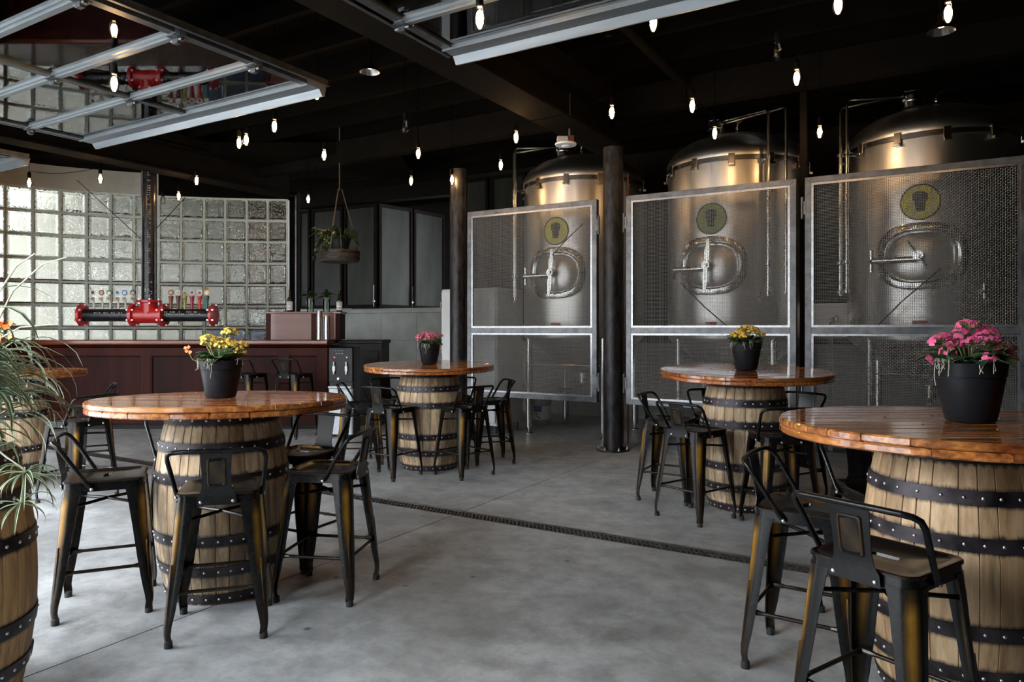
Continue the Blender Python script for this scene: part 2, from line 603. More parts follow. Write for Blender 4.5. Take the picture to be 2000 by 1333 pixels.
# trench drain grate: sections with slanted slots
dr = thing('trench_drain', 'long dark iron trench drain grate set into the concrete floor', 'drain', (-5.0, 4.10, 0))
gm = MB()
LG = 0.75
for yy, w in ((-0.052, 0.012), (0.0, 0.012), (0.052, 0.012)):
    gm.bx(-LG / 2 + 0.001, LG / 2 - 0.001, yy - w / 2, yy + w / 2, -0.022, -0.002)
nb = 25
for row in (-1, 1):
    for k in range(nb):
        x = -LG / 2 + (k + 0.5) * LG / nb
        gm.box((x, row * 0.026, -0.012), (0.012, 0.046, 0.019), rz=0.45)
grate_me = gm.mesh('grate', 'drain_iron', 0)
fr = MB()
fr.bx(-3.6, 8.2, -0.070, -0.060, -0.09, 0.001).bx(-3.6, 8.2, 0.060, 0.070, -0.09, 0.001)
fr.build('channel_frame', 'drain_iron', dr, smooth=0)
MB().bx(-3.6, 8.2, -0.060, 0.060, -0.096, -0.085).build('channel_bottom', 'drain_dark', dr, smooth=0)
for k in range(15):
    obj('grate', grate_me, dr, (-3.2 + LG * k, 0, 0))

# ------------------------------------------------------------------ ceiling, beams, walls
ZC = 4.05
XF, YF = -9.5, 3.95          # the front bay is open on its left side
struct('ceiling', MB().bx(X0, X1, YF, Y1, ZC, ZC + 0.15).bx(XF, X1, Y0, YF, ZC, ZC + 0.15), 'black_ceiling', 'black painted ceiling deck high over the room')  # left overhang past the glass blocks added to shade the alley outside
joist = MB().bx(-6.7, 8.4, -0.03, 0.03, 0, 0.24).mesh('joist', 'black_ceiling', 0)
joist_f = MB().bx(XF + 4.9, 8.4, -0.03, 0.03, 0, 0.24).mesh('joist', 'black_ceiling', 0)
ceil_o = bpy.data.objects['ceiling']
for k in range(23):
    yj = Y0 + 0.4 + 0.62 * k
    if yj < Y1 - 0.1:
        obj('joist', joist_f if yj < YF + 0.1 else joist, ceil_o, (-4.9, yj, ZC - 0.24))


def ibeam(name, x, label, y0=Y0, y1=Y1, zb=3.22, w=0.30, h=0.36):
    m = MB()
    m.bx(x - w / 2, x + w / 2, y0, y1, zb, zb + 0.022)
    m.bx(x - w / 2, x + w / 2, y0, y1, zb + h - 0.022, zb + h)
    m.bx(x - 0.012, x + 0.012, y0, y1, zb + 0.022, zb + h - 0.022)
    m.bx(x - w / 2 + 0.05, x + w / 2 - 0.05, y0, y1, zb + h, ZC - 0.24)
    return struct(name, m, 'black_paint', label)


ibeam('trim_1', -3.09, 'black steel ceiling beam running to the pipe column', y1=7.3, w=0.36)
ibeam('trim_2', -8.55, 'black steel ceiling beam above the bar end', y1=7.6, zb=3.30)
struct('trim_3', MB().bx(-8.7, X1, 7.02, 7.16, 3.52, ZC - 0.24), 'black_paint', 'black header above the mesh screens')

struct('wall_right', MB().bx(X1, X1 + 0.2, Y0, Y1, 0, ZC), 'dark_wall', 'dark wall right of the brewing tanks')
struct('wall_behind_light_block', MB().bx(-1.7, X1, Y0 - 0.2, Y0, 0, ZC), 'dark_wall', 'added dark wall behind the photographer, stopping light from the right')  # unseen wall shaped to stop frontal and right-hand light
struct('wall_front_sky_block', MB().bx(XF, -1.7, Y0 - 0.2, Y0, 3.25, ZC), 'dark_wall', 'added dark header over the open front, cutting off the high sky')  # unseen header added to keep ceiling and tank tops dark
struct('wall_left_light_block', MB().bx(XF - 0.2, XF, 1.4, YF, 0, ZC), 'dark_wall', 'added dark wall left of the front bay, keeping light off the back floor')  # unseen wall added to darken the back-left floor and the bar
struct('wall_left_far', MB().bx(-11.75, XF, YF - 0.2, YF, 0, ZC), 'dark_wall', 'dark wall at the far left end of the bar')
struct('wall_left_sky_block', MB().bx(XF - 0.2, XF, Y0 - 0.2, 1.4, 3.25, ZC), 'dark_wall', 'added dark header over the open left side, limiting its sky light')  # unseen header moved in with the roof edge to shape left light
bw = MB().bx(-7.0, X1, 9.78, 9.95, 0, 1.1)
struct('wall_back', bw, 'concrete_wall', 'low concrete wall behind the brewing tanks')
struct('wall_back_upper', MB().bx(-7.0, X1, 9.85, 10.0, 1.1, ZC), 'dark_wall', 'dark upper wall behind the tanks')

# folding windows above a concrete wall, behind the hanging plant
PW = [at(556, 645, 13.55), at(886, 645, 12.0)]
a, b_ = PW
dv = (b_ - a)
ang = math.atan2(dv.y, dv.x)
L = dv.length
cw = thing('wall_concrete', None, None, (a.x, a.y, 0), ang, kind='structure')
cw['label'] = 'grey board-marked concrete wall below the folding steel windows'
nP = 5
for k in range(nP):
    for r, (z0, z1) in enumerate(((0, 0.55), (0.553, 1.10), (1.103, 1.58))):
        MB().bx(k * L / nP + 0.002, (k + 1) * L / nP - 0.002, 0, 0.22, z0, z1).build('panel', 'concrete_wall', cw, smooth=0)
MB().bx(0, L, -0.02, 0.24, 1.583, 1.66).build('ledge', 'concrete_wall', cw, smooth=0)
# dark wall above and behind the folding windows
mb = MB()
mb.bx(-0.2, L + 0.6, 2.2, 2.3, 0, ZC)
o = mb.build('wall_back_left', 'dark_wall', None, (a.x, a.y, 0), (0, 0, ang), smooth=0)
tag(o, 'dark wall beyond the folding windows', None, None, 'structure')
o = MB().bx(-0.2, L + 0.1, 0.0, 0.2, 3.56, ZC).build('trim_4', 'black_paint', None, (a.x, a.y, 0), (0, 0, ang), smooth=0)
tag(o, 'black header over the folding windows', None, None, 'structure')


def window_leaf(name, p0, p1, z0, z1, label, split=()):
    d = p1 - p0
    l = d.length
    r = thing(name, label, None, (p0.x, p0.y, z0), math.atan2(d.y, d.x), kind='structure')
    h = z1 - z0
    MB().bx(0, 0.05, -0.025, 0.025, 0, h).bx(l - 0.05, l, -0.025, 0.025, 0, h).build('stile', 'black_paint', r, smooth=0)
    MB().bx(0.05, l - 0.05, -0.025, 0.025, 0, 0.06).bx(0.05, l - 0.05, -0.025, 0.025, h - 0.06, h).build('rail', 'black_paint', r, smooth=0)
    MB().bx(0.05, l - 0.05, -0.006, 0.006, 0.06, h - 0.06).build('pane', 'frosted_pane', r, smooth=0)
    mb = MB()
    mb.bx(l - 0.045, l - 0.015, -0.06, -0.025, 0.10, 0.13)
    mb.tube([(l - 0.03, -0.055, 0.02), (l - 0.03, -0.055, 0.40)], 0.008, 6)
    mb.build('handle', 'frame_steel', r)
    return r


wp = [at(583, 645, 13.4), at(608, 645, 13.25), at(672, 645, 12.9), at(738, 645, 12.55), at(806, 645, 13.15), at(868, 645, 13.9)]
wl = ('narrow', 'second', 'third', 'tall angled fourth', 'rightmost dim')
for k in range(5):
    p0, p1 = wp[k], wp[k + 1]
    d = (p1 - p0).normalized() * 0.02
    window_leaf('window_%d' % (k + 1), p0 + d, p1 - d, 1.67, 3.5, '%s folding steel window leaf above the concrete wall' % wl[k])
# upper windows behind the first tank
for k, nm in enumerate(('left', 'middle', 'right')):
    p0 = Vector((-6.98 + 0.70 * k, 9.81, 0))
    window_leaf('window_%d' % (6 + k), p0, p0 + Vector((0.64, 0, 0)), 1.67, 3.78, nm + ' dim steel window leaf high behind the first tank')

# dark steel post between the glass blocks and the folding windows
p = at(573, 645, 11.35)
pst = thing('corner_post', 'dark steel post at the right end of the glass block wall', 'post', (p.x, p.y, 0), TH)
MB().bx(-0.09, 0.09, -0.08, 0.08, 0, 3.45).build('post', 'black_paint', pst, smooth=0)
MB().bx(0.055, 0.075, -0.095, -0.08, 0.0, 3.40).build('edge_strip', 'frame_steel', pst, smooth=0)

# ------------------------------------------------------------------ curved glass block wall
cols_px = [-100, -46, 10, 64, 118, 170, 217, 263, 311, 355, 400, 441, 483, 524, 562]


def zgw(px):
    t = max(0.0, (562 - px) / 552.0)
    return 11.15 - 0.25 * t - 0.95 * t * t


pts = [at(px, 645, zgw(px)) for px in cols_px]
gw = thing('wall_glass_block', None, None, (pts[7].x, pts[7].y, 0), 0, kind='structure')
gw['label'] = 'curved wall of square wavy glass blocks in pale mortar behind the bar'
g0 = Vector((pts[7].x, pts[7].y, 0))
RH, ZTOP = 0.331, 3.30
mort = MB()
NR = 8
JT = 0.032


def block_mesh(w, h):
    t = 0.045
    ls = []
    for y, i in ((-t, 0.016), (-t + 0.012, 0.0), (t - 0.012, 0.0), (t, 0.016)):
        x, z = w / 2 - i, h / 2 - i
        ls.append([(-x, y, -z), (x, y, -z), (x, y, z), (-x, y, z)])
    # pillowed faces: inner loops slightly recessed give the moulded rim of a block
    front = [(-w / 2 + 0.035, -t + 0.010, -h / 2 + 0.035), (w / 2 - 0.035, -t + 0.010, -h / 2 + 0.035),
             (w / 2 - 0.035, -t + 0.010, h / 2 - 0.035), (-w / 2 + 0.035, -t + 0.010, h / 2 - 0.035)]
    back = [(x, -y, z) for x, y, z in front]
    return MB().loops([front] + ls + [back]).mesh('glass_block', 'block_glass', 0)


for k in range(len(pts) - 1):
    p0, p1 = pts[k], pts[k + 1]
    d = p1 - p0
    w = d.length
    an = math.atan2(d.y, d.x)
    me = block_mesh(w - JT, RH - JT)
    c = (p0 + p1) / 2 - g0
    for r in range(NR):
        z = ZTOP - (r + 0.5) * RH
        obj('glass_block', me, gw, (c.x, c.y, z), (0, 0, an))
    for r in range(NR + 1):
        z = ZTOP - r * RH
        mort.box((c.x, c.y, z), (w, 0.086, JT), an)
    mort.box((p0.x - g0.x, p0.y - g0.y, ZTOP - NR * RH / 2), (JT, 0.086, NR * RH), an)
p1 = pts[-1]
mort.box((p1.x - g0.x, p1.y - g0.y, ZTOP - NR * RH / 2), (JT, 0.086, NR * RH), an)
mort.build('mortar_joint', 'mortar', gw, smooth=0)
lint, lint_b, knee = MB(), MB(), MB()
for k in range(len(pts) - 1):
    p0, p1 = pts[k] - g0, pts[k + 1] - g0
    d = p1 - p0
    an = math.atan2(d.y, d.x)
    c = (p0 + p1) / 2
    (lint if k < 8 else lint_b).box((c.x, c.y, ZTOP + 0.17), (d.length + 0.01, 0.14, 0.32), an)
    knee.box((c.x, c.y, (ZTOP - NR * RH) / 2), (d.length + 0.01, 0.2, ZTOP - NR * RH - 0.02), an)
lint.build('lintel', 'lintel', gw, smooth=0)
lint_b.build('lintel', 'black_ceiling', gw, smooth=0)  # lintel coloured black here: unlit stretch and low black soffit
knee.build('knee_wall', 'concrete_wall', gw, smooth=0)
struct('trim_5', MB().box((*(W(-5.3, 10.35)).to_tuple()[:2], 3.72), (7.6, 1.5, 0.16), TH), 'black_ceiling',
       'black soffit above the glass block wall')

# what stands outside the glass blocks
p = W(-7.6, 13.2)
nbld = thing('neighbouring_building', 'pale stucco building standing outside behind the glass blocks', 'building', (p.x, p.y, 0), TH + 0.30)
MB().bx(-7.5, 2.55, 0, 1.0, 0, 6.6).build('wall', 'stucco_beige', nbld, smooth=0)
MB().bx(-7.7, 2.9, -0.35, 1.1, 6.6, 6.75).build('roof', 'dark_timber', nbld, smooth=0)
p = W(-3.5, 15.6)
shed = thing('timber_porch', 'dark timber porch with white lower wall outside the right glass blocks', 'porch', (p.x, p.y, 0), TH)
MB().bx(-3.6, 1.6, 0, 0.3, 0, 1.75).build('lower_wall', 'stucco_white', shed, smooth=0)
MB().bx(-3.6, 1.6, 0.05, 0.3, 1.75, 6.4).build('upper_boards', 'dark_timber', shed, smooth=0)
p = W(-4.35, 12.35)
cv = thing('covered_crate', 'low navy tarpaulin-covered crate outside behind the lowest glass blocks', 'crate', (p.x, p.y, 0), TH)
MB().bx(-0.85, 0.75, -0.3, 0.3, 0, 1.34).build('cover', 'navy_cover', cv, smooth=0, bevel=0.04)
MB().bx(-0.80, 0.70, -0.27, 0.27, 1.34, 1.38).build('lid', 'navy_cover', cv, smooth=0, bevel=0.01)

# added, unseen building behind the camera: hides low sky, bounces light to the tanks
fb = thing('street_sky_block', 'plain added building behind the photographer, hiding the low sky', 'building', (-10, -9.5, 0))
MB().bx(-16, 17, -1.5, 0, 0, 4.6).build('wall', 'stucco_street', fb, smooth=0)
MB().bx(-16.3, 17.3, -1.8, 0.4, 4.6, 4.9).build('roof', 'dark_timber', fb, smooth=0)
for k in range(7):
    MB().bx(-14 + 4 * k, -12 + 4 * k, 0, 0.05, 0.9, 2.6).build('window', 'frosted_pane', fb, smooth=0)

sb = thing('side_sky_block', 'plain added building beyond the open left side, hiding the low sky', 'building', (-21, -2, 0))  # unseen block added to keep low left-hand sky light out of the back
MB().bx(-2, 0, -6.5, 8, 0, 3.0).build('wall', 'stucco', sb, smooth=0)
MB().bx(-2.3, 0.4, -6.8, 8.3, 3.0, 3.2).build('roof', 'dark_timber', sb, smooth=0)
for k in range(3):
    MB().bx(0, 0.05, -5 + 4 * k, -3 + 4 * k, 0.9, 2.6).build('window', 'frosted_pane', sb, smooth=0)

# ------------------------------------------------------------------ overhead sectional doors, raised flat
ZD = 3.02
SH = 0.555


def overhead_door(name, xa, xb, stiles, nsec, label):
    r = thing(name, label, None, ((xa + xb) / 2, 3.72, ZD), 0, kind='structure')
    cx = (xa + xb) / 2
    xa, xb = xa - cx, xb - cx
    st = [s - cx for s in stiles]
    # wide bottom rail with its lip
    MB().loops([[(x, -0.13, 0.0), (x, -0.02, -0.005), (x, 0.012, -0.05), (x, 0.035, -0.045), (x, 0.05, 0.03), (x, -0.13, 0.045)] for x in (xa, xb)]
               ).build('bottom_rail', 'aluminium', r, smooth=0)
    MB().bx(xa, xb, -0.135, -0.125, -0.012, 0.0).build('rail_lip', 'aluminium', r, smooth=0)
    for s in range(nsec):
        y1 = -s * SH
        y0 = y1 - SH
        ya = y1 - (0.13 if s == 0 else 0.036)
        # meeting rails at the section joint: two ribs with a groove between
        mb = MB()
        mb.bx(xa, xb, y0 - 0.036, y0 - 0.003, 0, 0.045).bx(xa, xb, y0 + 0.003, y0 + 0.036, 0, 0.045)
        mb.bx(xa, xb, y0 - 0.014, y0 + 0.014, -0.010, 0.0)
        mb.build('section_rail', 'aluminium', r, smooth=0)
        for x in st:
            MB().bx(x - 0.032, x + 0.032, y0 + 0.036, ya, 0.003, 0.043).build('stile', 'aluminium_dark', r, smooth=0)
            h = MB()
            h.bx(x - 0.035, x + 0.035, y0 - 0.045, y0 + 0.045, -0.016, -0.010)
            h.tube([(x - 0.05, y0, -0.026), (x + 0.05, y0, -0.026)], 0.012, 8)
            h.bx(x - 0.022, x + 0.022, y0 - 0.014, y0 + 0.014, -0.05, -0.02)
            for sx in (-1, 1):
                h.lathe([(0.008, 0), (0.006, -0.006)], 6, (x + sx * 0.05, y0 + 0.03, -0.010), capb=False)
            h.build('hinge', 'aluminium_dark', r)
        for x, x2 in zip(st[:-1], st[1:]):
            MB().bx(x + 0.032, x2 - 0.032, y0 + 0.036, ya, 0.018, 0.026).build('pane', 'door_glass', r, smooth=0)
    # roller track at each end
    for x in (xa - 0.055, xb + 0.055):
        yl = -nsec * SH - 0.2
        MB().bx(x - 0.012, x + 0.012, yl, 0.02, 0.01, 0.016).bx(x - 0.012, x - 0.006, yl, 0.02, 0.016, 0.06).build('track', 'aluminium_dark', r, smooth=0)
    return r


overhead_door('door_1', -6.78, -3.84, (-6.745, -5.25, -3.875), 5, 'raised glass overhead door over the left barrel table, bar reflected in it')
overhead_door('door_2', -2.66, 1.9, (-2.625, -1.12, 0.38, 1.865), 5, 'raised glass overhead door above the room centre with pale bottom rail')
overhead_door('door_3', -9.40, -8.05, (-9.365, -8.085), 3, 'raised overhead door at far left, only its corner showing')

# ------------------------------------------------------------------ pipe columns
def pipe_column(x, y, label, r=0.105, top=3.22):
    t = thing('pipe_column', label, 'column', (x, y, 0), 0, 'round steel pipe columns by the mesh screens')
    MB().lathe([(r, 0.015), (r, top)], 32).build('shaft', 'pipe_steel', t)
    MB().lathe([(r + 0.075, 0.001), (r + 0.075, 0.016)], 32).build('base_plate', 'pipe_steel', t)
    for k in range(6):
        q = 2 * PI * k / 6 + 0.3
        MB().lathe([(0.014, 0.016), (0.014, 0.03), (0.006, 0.03), (0.006, 0.045)], 6,
                   ((r + 0.045) * math.cos(q), (r + 0.045) * math.sin(q), 0)).build('anchor_bolt', 'rivet_steel', t)
    return t


c1 = pipe_column(-3.01, 7.10, 'dark round pipe column with bolted base between first and second mesh screens')
c2 = pipe_column(-5.02, 7.10, 'dark round pipe column beside the white cabinet, left of first mesh screen')
mp = thing('slim_post', 'slim dark square post between the second and third mesh screens', 'post', (-1.125, 7.22, 0))
MB().bx(-0.03, 0.03, -0.03, 0.03, 0.01, 3.52).build('shaft', 'black_paint', mp, smooth=0)
MB().bx(-0.07, 0.07, -0.07, 0.07, 0, 0.01).build('base_plate', 'black_paint', mp, smooth=0)


# ------------------------------------------------------------------ mesh screens
def weave(w, h, pa, pb, r=0.0024, amp=0.0036):
    """woven wire cloth, every wire a three-sided crimped strand"""
    na, nb_ = int(w / pa), int(h / pb)
    pa, pb = w / na, h / nb_
    V, Fc = [], []
    tri = np.array([(0.0, 1.0), (0.87, -0.5), (-0.87, -0.5)]) * r
    base = 0
    i = np.arange(nb_ * 2 + 1)
    zz = i * pb / 2
    for k in range(1, na):
        ph = PI * (i / 2.0) + PI * k
        y = amp * np.cos(ph)
        x = k * pa - w / 2
        p = np.stack([np.full_like(zz, x), y, zz], 1)
        q = p[:, None, :] + np.stack([tri[:, 0], tri[:, 1], 0 * tri[:, 0]], 1)[None]
        V.append(q.reshape(-1, 3))
        n = len(zz)
        s = np.arange(n - 1)[:, None] * 3 + base
        for c in range(3):
            d = (c + 1) % 3
            Fc.append(np.concatenate([s + c, s + d, s + 3 + d, s + 3 + c], 1))
        base += n * 3
    i = np.arange(na * 2 + 1)
    xx = i * pa / 2 - w / 2
    for k in range(1, nb_):
        ph = PI * (i / 2.0) + PI * k
        y = -amp * np.cos(ph)
        p = np.stack([xx, y, np.full_like(xx, k * pb)], 1)
        q = p[:, None, :] + np.stack([0 * tri[:, 0], tri[:, 0], tri[:, 1]], 1)[None]
        V.append(q.reshape(-1, 3))
        n = len(xx)
        s = np.arange(n - 1)[:, None] * 3 + base
        for c in range(3):
            d = (c + 1) % 3
            Fc.append(np.concatenate([s + c, s + d, s + 3 + d, s + 3 + c], 1))
        base += n * 3
    V = np.concatenate(V).astype(np.float32)
    Fc = np.concatenate(Fc).astype(np.int32)
    me = bpy.data.meshes.new('wire_mesh')
    me.vertices.add(len(V))
    me.vertices.foreach_set('co', V.ravel())
    me.loops.add(Fc.size)
    me.loops.foreach_set('vertex_index', Fc.ravel())
    me.polygons.add(len(Fc))
    me.polygons.foreach_set('loop_start', np.arange(0, Fc.size, 4, dtype=np.int32))
    me.update(calc_edges=True)
    me.polygons.foreach_set('use_smooth', np.ones(len(Fc), dtype=bool))
    me.materials.append(MATS['wire_steel'])
    return me


PWD, PZ0, PZ1, PMID = 1.685, 0.50, 2.69, 1.276
FW = 0.055
mesh_up = weave(PWD - 2 * FW - 0.03, PZ1 - FW - PMID - 0.03 - 0.03, 0.0165, 0.0135)
mesh_lo = weave(PWD - 2 * FW - 0.03, PMID - 0.03 - PZ0 - FW - 0.03, 0.0165, 0.0135)


def screen(x, label, hinge):
    t = thing('mesh_screen', label, 'screen', (x, 7.10, PZ0), 0, 'woven wire screens in front of the tanks')
    H = PZ1 - PZ0
    w = PWD / 2
    m = PMID - PZ0
    for s in (-1, 1):
        xo, xi = s * w, s * (w - FW)
        MB().loops([[(xo, y, 0), (xi, y, FW), (xi, y, H - FW), (xo, y, H)] for y in ((-0.03, 0.03) if s > 0 else (0.03, -0.03))]).build('stile', 'frame_steel', t, smooth=0, bevel=0.002)
    for z0, z1, s in ((0, FW, 1), (H, H - FW, -1)):
        MB().loops([[(-w, y, z0), (w, y, z0), (w - FW, y, z1), (-w + FW, y, z1)] for y in ((0.03, -0.03) if s > 0 else (-0.03, 0.03))]).build('rail', 'frame_steel', t, smooth=0, bevel=0.002)
    MB().bx(-w + FW, w - FW, -0.03, 0.03, m - 0.03, m + 0.03).build('rail', 'frame_steel', t, smooth=0, bevel=0.002)
    for z0, z1 in ((FW, m - 0.03), (m + 0.03, H - FW)):
        b = 0.020
        xi = w - FW
        for q in (MB().bx(-xi, xi, -0.026, -0.010, z0, z0 + b), MB().bx(-xi, xi, -0.026, -0.010, z1 - b, z1),
                  MB().bx(-xi, -xi + b, -0.026, -0.010, z0 + b, z1 - b), MB().bx(xi - b, xi, -0.026, -0.010, z0 + b, z1 - b)):
            q.build('retaining_bar', 'bright_steel', t, smooth=0)
    tag(obj('wire_mesh', mesh_up, t, (0, 0, m + 0.03 + 0.015)), kind='stuff')
    tag(obj('wire_mesh', mesh_lo, t, (0, 0, FW + 0.015)), kind='stuff')
    for z in (0.22, H - 0.28):
        q = MB().tube([(hinge * (w + 0.022), -0.03, z - 0.10), (hinge * (w + 0.022), -0.03, z + 0.10)], 0.014, 10)
        q.bx(min(hinge * (w - 0.01), hinge * (w + 0.02)), max(hinge * (w - 0.01), hinge * (w + 0.02)), -0.036, -0.030, z - 0.06, z + 0.06)
        q.build('hinge', 'frame_steel', t)
    return t


screen(-4.03, 'leftmost woven wire mesh screen in a steel frame, between the two pipe columns', 1)
screen(-2.01, 'middle woven wire mesh screen in a steel frame behind the yellow flower pot', -1)
screen(-0.25, 'rightmost woven wire mesh screen in a steel frame behind the pink flower pot', -1)


# ------------------------------------------------------------------ brewing tanks
def on_tank(phi, z, r=0.752):
    """phi = 0 faces the screens"""
    return Vector((r * math.sin(phi), -r * math.cos(phi), z))


def tank(x, y, label, badge, wheel, cord, pipes_phi, man=0.0):
    t = thing('brewing_tank', label, 'tank', (x, y, 0), 0, 'stainless tanks behind the mesh screens')
    R = 0.75
    MB().lathe([(0.10, 0.74), (0.30, 0.84), (0.70, 1.14), (0.745, 1.19), (R, 1.24), (R, 3.06)], 96, capt=False).build('shell', 'stainless', t)
    lid = MB().lathe([(R + 0.004, 3.05), (R + 0.012, 3.10), (R + 0.012, 3.15), (R - 0.005, 3.19), (R - 0.07, 3.27), (R - 0.2, 3.355), (R - 0.38, 3.42), (0.22, 3.452), (0.0001, 3.465)],
                     96, capt=False, capb=False).build('dome', 'stainless', t)
    MB().lathe([(R + 0.002, 3.035), (R + 0.016, 3.04), (R + 0.016, 3.085), (R + 0.002, 3.09)], 96, capb=False, capt=False).build('band', 'stainless_polish', t)
    for k in range(12):
        q = 2 * PI * k / 12 + 0.18
        p = on_tank(q, 3.05, R + 0.012)
        m = MB().bx(-0.032, 0.032, -0.012, 0.0, -0.055, 0.055).bx(-0.032, 0.032, -0.04, 0.0, -0.075, -0.045)
        m.build('clip', 'stainless_polish', t, p, (0, 0, q), smooth=0, bevel=0.004)
    # top fitting: clamp ring, bail handle, spray valve
    m = MB().lathe([(0.09, 3.44), (0.09, 3.50), (0.105, 3.50), (0.105, 3.52), (0.07, 3.52), (0.07, 3.56)], 20, (-0.15, -0.25, 0))
    m.tube([(-0.22, -0.30, 3.50), (-0.22, -0.30, 3.60), (-0.08, -0.30, 3.60), (-0.08, -0.30, 3.50)], 0.008, 8)
    m.build('top_manhole', 'stainless_polish', t)
    m = MB().tube([(0.05, -0.15, 3.43), (0.05, -0.15, 3.56), (0.10, -0.15, 3.60)], 0.018, 10).lathe([(0.03, 3.50), (0.03, 3.53)], 12, (0.05, -0.15, 0))
    m.build('relief_valve', 'stainless_polish', t)
    # legs on levelling feet
    for sx in (-1, 1):
        for sy in (-1, 1):
            lg = MB().lathe([(0.042, 0.075), (0.042, 1.25)], 20, (sx * 0.5, sy * 0.5, 0)).build('leg', 'stainless_polish', t)
            MB().lathe([(0.052, 0), (0.052, 0.01), (0.018, 0.018), (0.018, 0.078)], 16, (sx * 0.5, sy * 0.5, 0)).build('foot', 'stainless_polish', lg)
    MB().tube([(-0.5, -0.5, 0.86), (0.5, -0.5, 0.86)], 0.010, 8).build('brace', 'stainless_polish', t)
    MB().lathe([(0.055, 0.60), (0.055, 0.74)], 16).tube([(0, 0, 0.62), (0, -0.12, 0.56), (0, -0.62, 0.56), (0, -0.66, 0.60)], 0.025, 10).build('outlet_pipe', 'stainless_polish', t)
    # oval manway: raised collar, bulged door, hinge arm, handwheel
    zc = 1.95

    def oval(ax, az, out, n=48):
        res = []
        for k in range(n):
            q = 2 * PI * k / n
            e = 0.8
            cx_ = math.copysign(abs(math.cos(q)) ** e, math.cos(q)) * ax
            cz_ = math.copysign(abs(math.sin(q)) ** e, math.sin(q)) * az
            res.append(on_tank(man + cx_ / R, zc + cz_, R + out))
        return res
    MB().loops([oval(0.36, 0.305, -0.01), oval(0.36, 0.305, 0.055), oval(0.345, 0.29, 0.062), oval(0.30, 0.245, 0.062), oval(0.285, 0.23, 0.05), oval(0.285, 0.23, -0.01)], False, False).build('manway_collar', 'stainless_polish', t)
    cpt = on_tank(man, zc, R + 0.045)
    ls = [oval(0.275 * s_, 0.22 * s_, o_) for s_, o_ in ((1.0, -0.005), (0.99, 0.012), (0.8, 0.03), (0.5, 0.042), (0.2, 0.047))]
    MB().loops(ls, False, True).build('manway_door', 'stainless', t)
    nrm = Vector((math.sin(man), -math.cos(man), 0))
    side = Vector((math.cos(man), math.sin(man), 0))
    up = Vector((0, 0, 1))
    hub = on_tank(man, zc, R + 0.13)
    MB().tube([hub - side * 0.40 - nrm * 0.13 + up * -0.03, hub - side * 0.36 - nrm * 0.03 + up * -0.03, hub - side * 0.02 - nrm * 0.03 + up * -0.03], 0.030, 10).build('hinge_arm', 'stainless_polish', t)
    q0 = hub - side * 0.40 - nrm * 0.11
    MB().tube([q0 - up * 0.13, q0 + up * 0.08], 0.022, 10).build('hinge_post', 'stainless_polish', t)
    wh = MB().tube([hub - nrm * 0.11, hub + nrm * 0.05], 0.020, 12)
    wh.lathe([(0.042, -0.02), (0.042, 0.03)], 16, hub, nrm)
    if wheel == 'blades':
        for s_ in (-1, 1):
            d = (up + side * 0.08) * s_
            d.normalize()
            pw = d.cross(nrm) * 0.030
            wh.loops([[hub + d * 0.03 + pw * 0.7, hub + d * 0.03 - pw * 0.7, hub + d * 0.03 - pw * 0.7 + nrm * 0.012, hub + d * 0.03 + pw * 0.7 + nrm * 0.012],
                      [hub + d * 0.12 + pw, hub + d * 0.12 - pw, hub + d * 0.12 - pw + nrm * 0.012, hub + d * 0.12 + pw + nrm * 0.012],
                      [hub + d * 0.27 + pw * 0.45, hub + d * 0.27 - pw * 0.45, hub + d * 0.27 - pw * 0.45 + nrm * 0.012, hub + d * 0.27 + pw * 0.45 + nrm * 0.012]])
        wh.tube([hub - side * 0.16, hub + side * 0.06], [0.004, 0.014], 8)
    else:
        for an_ in (2.15, 2.15 + PI):
            d = side * math.cos(an_) + up * math.sin(an_)
            wh.tube([hub + nrm * 0.02, hub + nrm * 0.02 + d * (0.16 if an_ < PI else 0.12)], 0.012, 8)
    wh.build('handwheel', 'stainless_polish', t)
    # round badge
    def disc(rx, out, pts_=None, n=40):
        cc = []
        for k in range(n):
            q = 2 * PI * k / n
            cc.append(on_tank(man + rx * math.cos(q) / R, 2.445 + rx * math.sin(q), R + out))
        return cc
    bd = thing_none = MB().loops([disc(0.162, 0.0), disc(0.162, 0.006), disc(0.12, 0.006), disc(0.05, 0.006)], False, True).build('badge', badge, t)
    MB().loops([disc(0.166, 0.004), disc(0.166, 0.009), disc(0.152, 0.009), disc(0.152, 0.004)], False, False).build('badge_rim', 'badge_dark', bd)
    # dark beer glass emblem in the middle of the badge
    def P2(u, v, out=0.011):
        return on_tank(man + u / R, 2.445 + v, R + out)
    gl = [(-0.060, 0.075), (-0.030, 0.098), (0.030, 0.098), (0.060, 0.075), (0.060, 0.03), (0.042, -0.01), (0.034, -0.085), (-0.034, -0.085), (-0.042, -0.01), (-0.060, 0.03)]
    MB().loops([[P2(u, v, 0.005) for u, v in gl][::-1], [P2(u, v, 0.010) for u, v in gl][::-1]]).build('emblem', 'badge_dark', bd)
    # warning label: red header over white sheet
    lb = MB().loops([[P2(u, v - 1.13, o_) for u, v in ((-0.06, -0.045), (0.06, -0.045), (0.06, 0.05), (-0.06, 0.05))] for o_ in (0.001, 0.004)]).build('label', 'label_white', t)
    MB().loops([[P2(u, v - 1.13, o_) for u, v in ((-0.06, 0.018), (0.06, 0.018), (0.06, 0.05), (-0.06, 0.05))] for o_ in (0.002, 0.006)]).build('label_header', 'label_red', lb)
    mk = MB()
    for r_ in range(3):
        for k in range(5):
            u = -0.045 + k * 0.02 + 0.004 * r_
            v = 0.034 if r_ == 0 else 0.0 - 0.016 * (r_ - 1)
            mk.loops([[P2(u + du, v + dv - 1.13, o_) for du, dv in ((0, -0.004), (0.013, -0.004), (0.013, 0.004), (0, 0.004))] for o_ in (0.005, 0.0075)])
